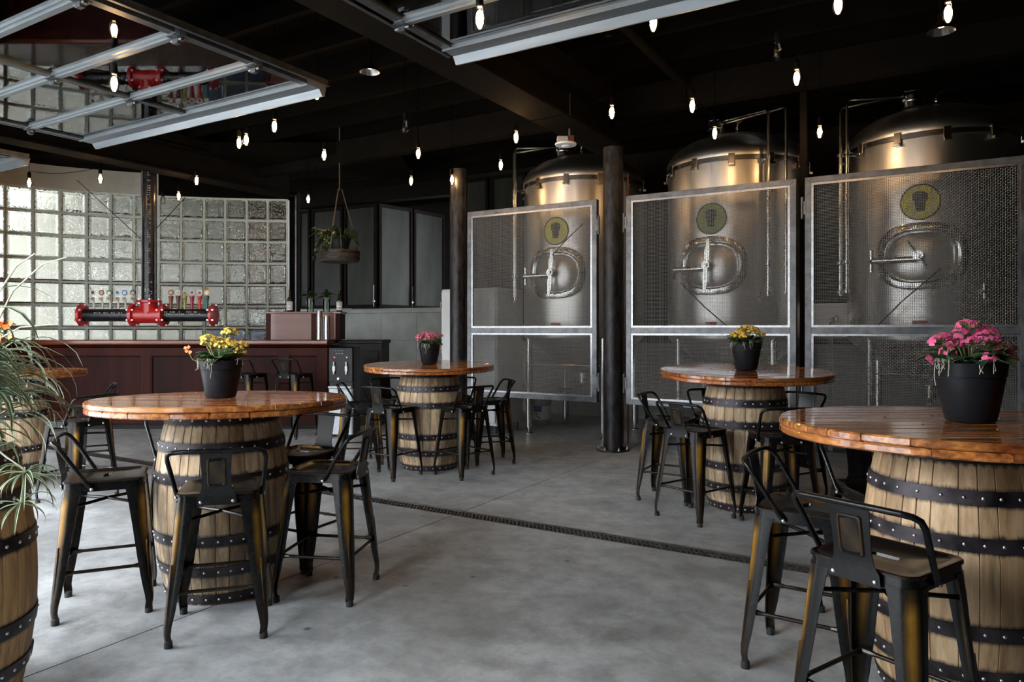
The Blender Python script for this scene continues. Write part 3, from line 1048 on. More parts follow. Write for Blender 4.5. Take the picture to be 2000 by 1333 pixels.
    mk.build('label_print', 'print_dark', lb, smooth=0)
    # dangling cord
    c0, c1_ = cord
    MB().tube([P2(*c0, 0.16), P2((c0[0] + c1_[0]) / 2, (c0[1] + c1_[1]) / 2, 0.17), P2(*c1_, 0.14)], 0.007, 6).build('cord', 'rubber', t)
    # sample valve and gauge
    m = MB()
    p = on_tank(man + 0.62, 1.62, R)
    d = p.normalized()
    d.z = 0
    d.normalize()
    m.tube([p - d * 0.02, p + d * 0.09], 0.018, 10).lathe([(0.03, 0.05), (0.03, 0.065)], 14, p, d)
    m.tube([p + d * 0.08 + Vector((0, 0, 0.07)), p + d * 0.08 - Vector((0, 0, 0.07))], 0.012, 8)
    m.build('sample_valve', 'stainless_polish', t)
    # twin cleaning pipes with clamps, bending over to the dome
    for k, ph in enumerate(pipes_phi):
        rr = R + 0.13
        bt = on_tank(ph, 1.62 + 0.05 * k, rr)
        tp = on_tank(ph, 3.50 + 0.04 * k, rr)
        tgt = Vector((-0.15 + 0.05 * k, -0.2, 3.60 - 0.03 * k))
        mid = tp + (tgt - tp) * 0.06
        pp = MB().tube([bt, tp - Vector((0, 0, 0.06)), tp - Vector((0, 0, 0.02)), tp + (mid - tp) * 0.5, mid, tgt], 0.017, 12)
        for z in (1.66, 1.95, 3.02):
            q_ = on_tank(ph, z, rr)
            pp.lathe([(0.017, -0.02), (0.030, -0.016), (0.030, 0.016), (0.017, 0.02)], 14, q_)
        q_ = on_tank(ph, 3.02, rr)
        pp.tube([q_, on_tank(ph, 3.02, R - 0.01)], 0.010, 8)
        pp.build('cleaning_pipe', 'stainless_polish', t)
    return t


tank(-3.90, 8.24, 'leftmost stainless brewing tank with yellow badge, behind the leftmost screen', 'badge_yellow', 'blades', ((0.03, -0.3), (0.33, 0.05)), (-0.92, -0.82))
tank(-2.00, 8.24, 'middle stainless brewing tank with green badge and twin pipes at right', 'badge_green', 'blades', ((-0.25, -0.66), (0.25, -1.2)), (0.60, 0.82), man=-0.10)
tank(-0.10, 8.24, 'rightmost and largest-looking stainless brewing tank with yellow badge and orange glow', 'badge_yellow', 'rods', ((0.15, -0.62), (-0.36, -1.2)), (-1.08, -0.93), man=-0.10)

# ------------------------------------------------------------------ white cabinet, bucket, control box behind the screens
t = thing('white_cabinet', 'tall white enamel cabinet behind the left pipe column and first screen', 'cabinet', (-5.08, 7.72, 0), 0)
MB().bx(-0.42, 0.42, -0.32, 0.32, 0.10, 1.80).build('body', 'white_enamel', t, smooth=0, bevel=0.012)
MB().bx(-0.405, 0.405, -0.345, -0.322, 0.14, 1.77).build('door', 'white_enamel', t, smooth=0, bevel=0.008)
for z in (0.35, 0.95, 1.6):
    MB().tube([(-0.41, -0.35, z - 0.04), (-0.41, -0.35, z + 0.04)], 0.010, 8).build('hinge', 'frame_steel', t)
for sx in (-1, 1):
    for sy in (-1, 1):
        MB().lathe([(0.025, 0), (0.025, 0.10)], 10, (sx * 0.36, sy * 0.26, 0)).build('leg', 'frame_steel', t)
p = at(1056, 645, 9.75)
t = thing('paint_bucket', 'white plastic bucket with blue PRO label under the first mesh screen', 'bucket', (p.x, p.y, 0), TH)
MB().lathe([(0.125, 0), (0.130, 0.01), (0.142, 0.30), (0.148, 0.30), (0.148, 0.325), (0.145, 0.36)], 32).build('body', 'galvanised', t)
MB().lathe([(0.150, 0.36), (0.152, 0.372), (0.13, 0.376)], 32).build('lid', 'white_plastic', t)
MB().lathe([(0.1345, 0.075), (0.1405, 0.255)], 32, capb=False, capt=False).build('paper_label', 'label_white', t)
MB().tube([(-0.148, 0, 0.31), (-0.12, -0.10, 0.22), (0, -0.152, 0.17), (0.12, -0.10, 0.22), (0.148, 0, 0.31)], 0.003, 6).build('bail', 'rivet_steel', t)


def text_mesh(txt, size, ext=0.001):
    cu = bpy.data.curves.new('text', 'FONT')
    cu.body = txt
    cu.size = size
    cu.extrude = ext
    cu.align_x = 'CENTER'
    cu.align_y = 'CENTER'
    to = bpy.data.objects.new('text', cu)
    COL.objects.link(to)
    dg = bpy.context.evaluated_depsgraph_get()
    me = bpy.data.meshes.new_from_object(to.evaluated_get(dg))
    bpy.data.objects.remove(to)
    return me


def wrap_text(txt, size, mat, r, ang0, z, parent, name, vert=False):
    """lettering bent round a vertical cylinder; ang0 = 0 faces -y"""
    me = text_mesh(txt, size)
    me.name = name
    me.materials.clear()
    me.materials.append(MATS[mat])
    for v in me.vertices:
        x, y, d = v.co
        if vert:
            x, y = -y, x
        q = ang0 + x / r
        v.co = ((r + d + 0.0015) * math.sin(q), -(r + d + 0.0015) * math.cos(q), z + y)
    return obj(name, me, parent)


def arc_patch(r, q0, q1, z0, z1, th=0.0012, n=10):
    ls = []
    for rr in (r, r + th):
        ls.append([(rr * math.sin(q0 + (q1 - q0) * k / n), -rr * math.cos(q0 + (q1 - q0) * k / n), z0) for k in range(n + 1)] +
                  [(rr * math.sin(q1 + (q0 - q1) * k / n), -rr * math.cos(q1 + (q0 - q1) * k / n), z1) for k in range(n + 1)])
    return MB().loops(ls)


arc_patch(0.1415, -0.75, 0.05, 0.185, 0.258).build('blue_panel', 'label_blue', t)
wrap_text('PRO', 0.055, 'print_white', 0.1425, -0.32, 0.222, t, 'lettering')
m = MB()
for k, (q, z) in enumerate(((-0.5, 0.16), (-0.35, 0.16), (-0.5, 0.14), (-0.4, 0.125), (-0.3, 0.115), (-0.2, 0.105), (-0.12, 0.095))):
    m.box((0.1425 * math.sin(q), -0.1425 * math.cos(q), z), (0.022, 0.004, 0.008), q)
m.build('label_print', 'print_dark', t, smooth=0)
p = at(1622, 618, 7.6)
t = thing('control_box', 'pale grey control box behind the third screen, lower left corner', 'box', (p.x, p.y, 0), 0)
MB().bx(-0.02, 0.02, -0.02, 0.02, 0.005, 1.3).build('stand', 'frame_steel', t, smooth=0)
MB().bx(-0.15, 0.15, -0.15, 0.15, 0, 0.006).build('base', 'frame_steel', t, smooth=0)
MB().bx(-0.17, 0.17, -0.06, 0.06, 1.20, 1.56).build('case', 'white_enamel', t, smooth=0, bevel=0.006)
MB().tube([(0.04, -0.08, 1.40), (0.0, -0.10, 1.33), (-0.10, -0.10, 1.27)], 0.012, 8).lathe([(0.035, 0), (0.035, 0.02)], 14, (0.05, -0.062, 1.41), (0, -1, 0)).build('valve_handle', 'stainless_polish', t)

# ------------------------------------------------------------------ barrels
BH, RB, RE = 0.889, 0.314, 0.252


def brad(z):
    u = (z - BH / 2) / (BH / 2)
    return RE + (RB - RE) * (1 - abs(u) ** 2.1)


stave_q = []
q = 0.0
sr = random.Random(3)
while q < 2 * PI - 0.12:
    wq = sr.uniform(0.15, 0.29)
    stave_q.append((q, wq))
    q += wq
q_last, w_last = stave_q[-1]
stave_q[-1] = (q_last, 2 * PI - q_last)


def stave_mesh(wq):
    g = 0.0011
    ls = []
    nz = 11
    for i in range(nz):
        z = BH * i / (nz - 1)
        r = brad(z)
        a_ = wq / 2 - g / r
        sec = []
        for rr, aa in ((r - 0.0035, -a_ - 0.5 * g / r), (r, -a_ + 0.0012 / r), (r + 0.0003, 0), (r, a_ - 0.0012 / r), (r - 0.0035, a_ + 0.5 * g / r), (r - 0.026, a_), (r - 0.026, -a_)):
            sec.append((rr * math.sin(aa), -rr * math.cos(aa), z))
        ls.append(sec)
    return MB().loops(ls).mesh('stave', 'barrel_oak', 30)


STAVES = [(qq + ww / 2, stave_mesh(ww)) for qq, ww in stave_q]


def hoop_mesh(zc, w):
    prof = []
    for i in range(5):
        z = zc - w / 2 + w * i / 4
        prof.append((brad(max(0.0, min(BH, z))) + 0.0045, z))
    inner = [(r - 0.004, z) for r, z in prof]
    m = MB().lathe(inner[:1] + prof + inner[-1:], 64, capb=False, capt=False)
    # lapped end
    q0 = 0.6 + zc * 3
    ls = []
    for i in range(3):
        z = zc - w / 2 + w * i / 2
        r = brad(max(0.0, min(BH, z))) + 0.0078
        ls.append([(r * math.sin(q0 + 0.05 * k), -r * math.cos(q0 + 0.05 * k), z) for k in range(6)])
    m.loops(ls, False, False, closed=False)
    return m.mesh('hoop', 'hoop_steel', 40)


def rivet_mesh(zc):
    m = MB()
    r = brad(zc) + 0.0045
    n = 30
    for k in range(n):
        q_ = 2 * PI * (k + 0.18 * math.sin(k * 7.3)) / n
        d = Vector((math.sin(q_), -math.cos(q_), 0))
        m.lathe([(0.0062, 0), (0.005, 0.0028), (0.0022, 0.0042)], 6, d * r + Vector((0, 0, zc)), d, capb=False)
    return m.mesh('rivets', 'rivet_steel', 60)


HOOPS = [(hoop_mesh(z, 0.045 if 0 < i < 5 else 0.042), rivet_mesh(z)) for i, z in enumerate(HOOPZ)]


def barrel_parts(t, rz, sz, oak='barrel_oak'):
    for q_, me in STAVES:
        o = obj('stave', me, t, (0, 0, 0), (0, 0, q_ + rz))
        o.scale = (1, 1, sz)
        if oak != 'barrel_oak':
            o.material_slots[0].link = 'OBJECT'
            o.material_slots[0].material = MATS[oak]
    for hm, rm in HOOPS:
        h = obj('hoop', hm, t, (0, 0, 0), (0, 0, rz))
        h.scale = (1, 1, sz)
        tag(obj('rivets', rm, h), kind='stuff')


TR, TT = 0.606, 0.0275


def plank_poly(y0, y1, R_, n=9):
    """strip between y0 and y1 of a disc of radius R_"""
    y0, y1 = max(y0, -R_ + 1e-4), min(y1, R_ - 1e-4)
    right = [(math.sqrt(max(0, R_ * R_ - y * y)), y) for y in [y0 + (y1 - y0) * k / n for k in range(n + 1)]]
    # even arc spacing for the end strips
    a0, a1 = math.asin(y0 / R_), math.asin(y1 / R_)
    right = [(R_ * math.cos(a0 + (a1 - a0) * k / n), R_ * math.sin(a0 + (a1 - a0) * k / n)) for k in range(n + 1)]
    return right + [(-x, y) for x, y in reversed(right)]


def table_planks(t, ztop, rz, tilt, seed):
    """two crossed-joint layers of round-cut planks; tilt = (fall along the view axis)"""
    r_ = random.Random(seed)
    T = Matrix.Rotation(TH, 4, 'Z') @ Matrix.Rotation(tilt, 4, 'X') @ Matrix.Rotation(rz, 4, 'Z')
    T = Matrix.Translation((0, 0, ztop)) @ T
    ch = 0.005
    for layer in range(2):
        y = -TR + (-0.03 if layer == 0 else -0.06)
        TL = T @ Matrix.Rotation(PI / 2 + 0.08, 4, 'Z') if layer else T
        zt = -layer * TT
        while y < TR - 0.004:
            w = r_.uniform(0.088, 0.125) if layer == 0 else r_.uniform(0.13, 0.19)
            y1 = y + w
            if TR - y1 < 0.05:
                y1 = TR + 0.01
            if y1 > -TR + 0.03:
                dz = r_.uniform(-0.0010, 0.0)
                dR = r_.uniform(-0.004, 0.0)
                A = plank_poly(y + 0.0015 + ch, y1 - 0.0015 - ch, TR - ch + dR)
                B = plank_poly(y + 0.0015, y1 - 0.0015, TR + dR)
                z1, z0 = zt + dz, zt - TT + 0.0008
                me = MB().loops([[(a_, b2, z0) for a_, b2 in A], [(a_, b2, z0 + ch) for a_, b2 in B],
                                 [(a_, b2, z1 - ch) for a_, b2 in B], [(a_, b2, z1) for a_, b2 in A]]).mesh('plank', 'varnished_plank', 30)
                o = obj('plank', me, t)
                o.matrix_local = TL
            y = y1
    for k in range(6):
        q_ = k * PI / 3 + 0.4
        rr = 0.20 if k % 2 else 0.24
        o = MB().lathe([(0.0065, -0.002), (0.0065, 0.001), (0.004, 0.002)], 10).build('screw', 'frame_steel', t)
        o.matrix_local = T @ Matrix.Translation((rr * math.cos(q_), rr * math.sin(q_), 0))


def barrel_table(X, Z, ztop, tilt, rz, brz, seed, label):
    p = W(X, Z)
    t = thing('barrel_table', label, 'table', (p.x, p.y, 0), 0, 'barrel tables with round plank tops')
    barrel_parts(t, brz, (ztop - 2 * TT - 0.003) / BH, 'barrel_oak_pale' if seed == 14 else 'barrel_oak')
    table_planks(t, ztop, rz, tilt, seed)
    return t


R_ = math.radians
TABLES = [(-1.441, 3.58, 0.944, R_(-1.5), R_(-3), 0.4, 11, 'barrel table with round plank top carrying the large yellow flower pot, front left'),
          (1.699, 5.229, 0.989, R_(2.0), R_(14), 2.1, 12, 'barrel table with round plank top carrying the small yellow flower pot'),
          (-0.772, 6.714, 0.961, R_(1.3), R_(9), 3.3, 13, 'farthest barrel table with round plank top, small pink flower pot on it'),
          (1.601, 2.567, 0.954, R_(-0.8), R_(2), 4.6, 14, 'nearest barrel table with glossy orange plank top, large pink flower pot on it'),
          (-4.22, 5.95, 0.948, R_(-0.8), R_(5), 1.2, 15, 'barrel table with round plank top half hidden behind the spider plant')]
for a_ in TABLES:
    barrel_table(*a_)

# planter barrel
PX, PZ_ = -1.93, 2.35
p = W(PX, PZ_)
plb = thing('barrel_planter', 'wooden barrel used as a planter at the left edge, under the spider plant', 'planter', (p.x, p.y, 0))
barrel_parts(plb, 1.5, 0.99, 'barrel_oak_warm')
MB().lathe([(RE - 0.03, 0.80), (RE - 0.03, 0.845)], 32).build('soil', 'soil', plb)
MB().lathe([(RE - 0.026, 0.02), (RE - 0.026, 0.05)], 32).build('head', 'old_wood', plb)


# ------------------------------------------------------------------ stools
def sq_loop(hx, hy, rad, z, n=8):
    """rounded rectangle, 4*n points"""
    pts_ = []
    for ci, (sx, sy) in enumerate(((1, 1), (-1, 1), (-1, -1), (1, -1))):
        for k in range(n):
            q_ = ci * PI / 2 + (PI / 2) * k / (n - 1)
            pts_.append((sx * (hx - rad) + rad * math.cos(q_), sy * (hy - rad) + rad * math.sin(q_), z))
    return pts_


def set_rub(me, fn):
    at_ = me.attributes.new('rub', 'FLOAT', 'POINT')
    at_.data.foreach_set('value', [fn(v.co) for v in me.vertices])


def make_stool(H):
    """seat height H; forward = +y, the backrest stands at -y"""
    t = thing('metal_stool', 'stool', 'stool')
    hs = 0.158
    seat = MB().loops([sq_loop(hs + 0.002, hs + 0.002, 0.042, H - 0.048), sq_loop(hs - 0.001, hs - 0.001, 0.04, H - 0.0125), sq_loop(hs + 0.005, hs + 0.005, 0.045, H - 0.011), sq_loop(hs + 0.005, hs + 0.005, 0.045, H - 0.004),
                       sq_loop(hs + 0.001, hs + 0.001, 0.042, H), sq_loop(hs - 0.018, hs - 0.018, 0.032, H), sq_loop(hs - 0.025, hs - 0.025, 0.030, H - 0.006),
                       sq_loop(0.046, 0.015, 0.0149, H - 0.007), sq_loop(0.043, 0.012, 0.0119, H - 0.016)], False, True)  # slot closed with an added dark bottom in place of shade
    seat.loops([sq_loop(hs - 0.001, hs - 0.001, 0.04, H - 0.048), sq_loop(hs - 0.004, hs - 0.004, 0.036, H - 0.014), sq_loop(0.046, 0.015, 0.0149, H - 0.012)], False, False)
    me = seat.mesh('seat', 'stool_metal', 40)
    set_rub(me, lambda v: 0.05 if H - 0.006 < v.z < H - 0.002 and max(abs(v.x), abs(v.y)) > hs else 0.0)
    obj('seat', me, t)
    # one folded sheet leg, for the corner at +x +y
    lz = [(0.022, 0.196, 0.030), (0.055, 0.200, 0.030), (0.085, 0.2005, 0.034), (0.14, 0.1965, 0.042), (0.25 * H / 0.61, 0.188, 0.052),
          (0.40 * H / 0.61, 0.1765, 0.062), (0.50 * H / 0.61, 0.169, 0.070), (H - 0.065, 0.1645, 0.073), (H - 0.035, 0.1625, 0.080)]
    ls = []
    for z, c, w in lz:
        rad = min(0.046, w * 0.74)
        sec = []
        for off, flip in ((0.0, False), (0.0045, True)):
            arc = [(c - off - rad + (rad) * math.cos(q_), c - off - rad + rad * math.sin(q_)) for q_ in [PI / 2 * k / 7 for k in range(8)]]
            seg = [(c - off, c - w)] + arc + [(c - w, c - off)]
            sec += seg[::-1] if flip else seg
        ls.append([(x, y, z) for x, y in sec])
    lg = MB().loops(ls)
    # pressed rib down the corner
    rib = []
    zb, ztp = 0.11, 0.33 * H / 0.61
    for k in range(7):
        z = zb + (ztp - zb) * k / 6
        cc = np.interp(z, [a_[0] for a_ in lz], [a_[1] for a_ in lz]) - 0.0125
        hw = 0.0015 if k in (0, 6) else 0.006
        d = Vector((1, 1, 0)).normalized()
        e = Vector((1, -1, 0)).normalized()
        b0 = Vector((cc, cc, z))
        rib.append([b0 + e * hw, b0 + e * hw * 0.6 + d * 0.006, b0 - e * hw * 0.6 + d * 0.006, b0 - e * hw])
    lg.loops(rib)
    me = lg.mesh('leg', 'stool_metal', 40)

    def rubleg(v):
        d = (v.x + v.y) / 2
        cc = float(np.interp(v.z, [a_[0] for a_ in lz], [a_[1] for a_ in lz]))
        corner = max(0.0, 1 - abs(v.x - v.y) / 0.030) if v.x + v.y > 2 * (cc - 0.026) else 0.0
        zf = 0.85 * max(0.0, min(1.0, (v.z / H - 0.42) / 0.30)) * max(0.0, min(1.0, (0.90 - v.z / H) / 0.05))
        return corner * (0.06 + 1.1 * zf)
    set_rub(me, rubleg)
    foot = MB().lathe([(0.0165, 0), (0.017, 0.004), (0.016, 0.026), (0.012, 0.03)], 12, (0.1815, 0.1815, 0)).mesh('foot', 'rubber', 40)
    for k in range(4):
        l = obj('leg', me, t, (0, 0, 0), (0, 0, k * PI / 2))
        obj('foot', foot, l)
    # footrests
    zr = 0.215 * H / 0.61
    cr = float(np.interp(zr, [a_[0] for a_ in lz], [a_[1] for a_ in lz])) - 0.018
    fm = MB().tube([(-cr + 0.012, cr, zr), (cr - 0.012, cr, zr)], 0.0075, 10)
    for s in (-1, 1):
        fm.tube([(s * (cr - 0.055), cr, zr), (s * (cr - 0.035), cr, zr), (s * cr, cr, zr)], [0.0075, 0.011, 0.012], 8)
    fme = fm.mesh('footrest', 'stool_metal', 40)
    set_rub(fme, lambda v: 0.03)
    for k in range(4):
        obj('footrest', fme, t, (0, 0, 0), (0, 0, k * PI / 2))
    zx = H - 0.118
    xm = MB()
    for s in (-1, 1):
        xm.tube([(-0.145 * s, -0.145, zx), (0, 0, zx + 0.006), (0.145 * s, 0.145, zx)], 0.0075, 8)
    xme = xm.mesh('cross_brace', 'stool_metal', 40)
    set_rub(xme, lambda v: 0.0)
    obj('cross_brace', xme, t)
    # backrest rail
    half = [(0.167, -0.045, H - 0.035), (0.172, -0.062, H - 0.012), (0.186, -0.135, H + 0.105), (0.190, -0.158, H + 0.140), (0.187, -0.176, H + 0.163), (0.172, -0.190, H + 0.174), (0.145, -0.198, H + 0.178), (0.06, -0.204, H + 0.180)]
    rail = half + [(-x, y, z) for x, y, z in reversed(half)]
    rm = MB().tube(rail, 0.0095, 10)
    rme = rm.mesh('back_rail', 'stool_metal', 50)
    set_rub(rme, lambda v: 0.0)
    obj('back_rail', rme, t)
    # back plate with pressed panel and flared foot
    rows = []
    prof = [(-0.172, H - 0.048, 0.078), (-0.1725, H - 0.012, 0.074), (-0.174, H + 0.012, 0.060), (-0.180, H + 0.045, 0.056), (-0.190, H + 0.10, 0.057), (-0.199, H + 0.155, 0.060), (-0.2045, H + 0.188, 0.061)]
    for y, z, w in prof:
        rows.append([(-w, y - 0.002, z), (0, y - 0.003, z), (w, y - 0.002, z), (w, y + 0.0015, z), (0, y + 0.0005, z), (-w, y + 0.0015, z)])
    pmh = MB().loops(rows)

    def panel(side):
        def pl(w, z0, z1, o_, rad=0.01):
            res = []
            for x, y, _ in sq_loop(w, (z1 - z0) / 2, rad, 0, 4):
                z = (z0 + z1) / 2 + y
                yy = float(np.interp(z, [a_[1] for a_ in prof], [a_[0] for a_ in prof]))
                res.append((x * 1.0, yy - 0.0025 - o_, z))
            return res
        return [pl(0.038, H + 0.028, H + 0.150, 0), pl(0.035, H + 0.031, H + 0.147, 0.006), pl(0.030, H + 0.036, H + 0.142, 0.007), pl(0.027, H + 0.039, H + 0.139, 0.003)]
    pmh.loops(panel(1), False, True)
    pme = pmh.mesh('back_plate', 'stool_metal', 40)
    set_rub(pme, lambda v: 0.45 if (abs(v.x) in (0,) and False) else (0.08 if 0.026 < abs(v.x) < 0.039 and v.z > H + 0.02 else 0.0))
    obj('back_plate', pme, t)
    bm_ = MB().lathe([(0.0075, 0), (0.0065, 0.003), (0.003, 0.005)], 8, (0, 0, 0), (0, -1, 0), capb=False).mesh('bolt', 'rivet_steel', 60)
    for x in (-0.062, 0.062):
        obj('bolt', bm_, t, (x, -0.1745, H - 0.034))
    for s in (-1, 1):
        obj('bolt', bm_, t, (s * 0.176, -0.045, H - 0.035), (0, 0, s * PI / 2))
    return t


stool_protos = {}


def stool(X, Z, fx, fz, label, group, H=0.61):
    if H not in stool_protos:
        stool_protos[H] = make_stool(H)
        t = stool_protos[H]
    else:
        t = copy_tree(stool_protos[H])
    for tb in TABLES:
        dx, dz = X - tb[0], Z - tb[1]
        d_ = math.hypot(dx, dz)
        if d_ < 0.505:
            X, Z = tb[0] + dx * 0.505 / d_, tb[1] + dz * 0.505 / d_
    p = W(X, Z)
    f = W(fx, fz)
    t.location = (p.x, p.y, 0)
    t.rotation_euler = (0, 0, math.atan2(f.y, f.x) - PI / 2)
    tag(t, label, 'stool', group)
    return t


G1 = 'stools around the front left barrel table'
stool(-1.854, 3.367, 0.913, 0.407, 'black metal stool left of the front left barrel table, back to the left', G1)
stool(-1.260, 3.114, -0.27, 0.963, 'black metal stool in front of the front left barrel, backrest plate facing the camera', G1)
stool(-0.905, 3.53, -0.989, 0.15, 'black metal stool right of the front left barrel table, back to the right', G1)
stool(-1.185, 3.99, -0.45, -0.89, 'metal stool behind the front left table, backrest shining pale blue', G1)
stool(-1.78, 3.98, 0.65, -0.75, 'metal stool behind the front left barrel, only a curved rail showing left of it', G1)
G2 = 'stools around the barrel table with the small yellow pot'
stool(1.20, 5.466, 0.872, -0.49, 'leftmost metal stool at the table with small yellow flowers, partly behind another', G2)
stool(1.255, 4.913, 0.795, 0.607, 'metal stool with gold-streaked leg left of the barrel under small yellow flowers', G2)
stool(1.74, 4.66, -0.06, 0.99, 'metal stool directly in front of the barrel with small yellow flowers', G2)
stool(2.12, 5.49, -0.85, -0.53, 'metal stool behind right of the small yellow flower table, rail above the orange tabletop', G2)
stool(1.65, 5.75, 0.08, -0.99, 'metal stool hidden behind the barrel of the small yellow flower table', G2)
G4 = 'stools around the nearest barrel table'
stool(1.12, 2.15, 0.82, 0.57, 'nearest black metal stool at bottom right with an orange-gold streaked leg', G4)
stool(1.165, 2.754, 0.83, -0.56, 'black metal stool left of the nearest table, behind the nearest stool', G4)
stool(1.59, 3.08, 0.03, -1.0, 'metal stool in shadow behind the nearest barrel, thin rails showing under the tabletop', G4)
G3 = 'stools around the farthest barrel table'
stool(-1.40, 6.62, 0.97, 0.1, 'metal stool at the left of the farthest barrel table', G3)
stool(-1.03, 6.34, 0.53, 0.84, 'metal stool with blue-lit leg at front left of the farthest barrel', G3)
stool(-0.473, 6.40, -0.69, 0.72, 'metal stool with gold-streaked leg at front right of the farthest barrel', G3)
stool(-0.21, 7.00, -0.95, -0.3, 'metal stool at the far right of the farthest barrel table', G3)
stool(-0.60, 7.28, -0.25, -0.97, 'metal stool behind right of the farthest barrel, against the mesh screen', G3)
stool(-1.15, 7.14, 0.7, -0.72, 'metal stool behind left of the farthest barrel, against the dark counter', G3)
G5 = 'stools by the table behind the spider plant'
stool(-3.28, 5.42, -0.95, 0.3, 'metal stool right of the table behind the spider plant, nearer of two', G5)
stool(-3.78, 6.42, -0.85, -0.5, 'metal stool farther back beside the table behind the spider plant', G5)
G6 = 'tall stools at the bar'
stool(-2.61, 8.60, 0.42, 0.91, 'taller metal stool at the bar, whole back showing beside the water cooler', G6, 0.76)
stool(-3.16, 8.60, 0.42, 0.91, 'taller metal stool at the bar, half hidden behind the yellow flower pot', G6, 0.76)

# ------------------------------------------------------------------ flower pots
def leaf_strip(L_, w, curl, rise, n=7, cup=0.25):
    """broad leaf along +x"""
    ls = []
    for i in range(n):
        s = i / (n - 1)
        x = L_ * s
        z = rise * L_ * s - curl * L_ * s * s
        ww = w * math.sin(PI * min(0.98, 0.06 + 0.92 * s)) ** 0.7
        ls.append([(x, -ww, z + cup * ww), (x, 0, z), (x, ww, z + cup * ww), (x, ww * 0.98, z + cup * ww - 0.0012), (x, 0, z - 0.0015), (x, -ww * 0.98, z + cup * ww - 0.0012)])
    return MB().loops(ls)


LEAF_A = leaf_strip(0.085, 0.030, 0.55, 0.62).mesh('leaf', 'leaf_green', 60)
LEAF_B = leaf_strip(0.075, 0.026, 0.75, 0.95).mesh('leaf', 'leaf_dark', 60)


def blossom_mesh(mat):
    m = MB()
    for k in range(4):
        q_ = k * PI / 2
        c, s = math.cos(q_), math.sin(q_)
        pts2 = [(0.0, -0.0015, 0), (0.004, -0.0042, 0.0015), (0.0085, -0.0036, 0.0012), (0.0098, 0, 0.0006), (0.0085, 0.0036, 0.0012), (0.004, 0.0042, 0.0015), (0.0, 0.0015, 0)]
        lo = [(x * c - y * s, x * s + y * c, z - 0.001) for x, y, z in pts2]
        hi = [(x * c - y * s, x * s + y * c, z) for x, y, z in pts2]
        m.loops([lo, hi])
    m.lathe([(0.0015, -0.014), (0.0022, -0.002)], 5)
    return m.mesh('blossom', mat, 50)


BLOSSOM = {k: blossom_mesh('petal_' + k) for k in ('yellow', 'pink', 'orange')}
BUD = MB().lathe([(0.0006, -0.004), (0.0030, 0.001), (0.0030, 0.005), (0.0008, 0.009)], 6).mesh('bud', 'leaf_young', 60)


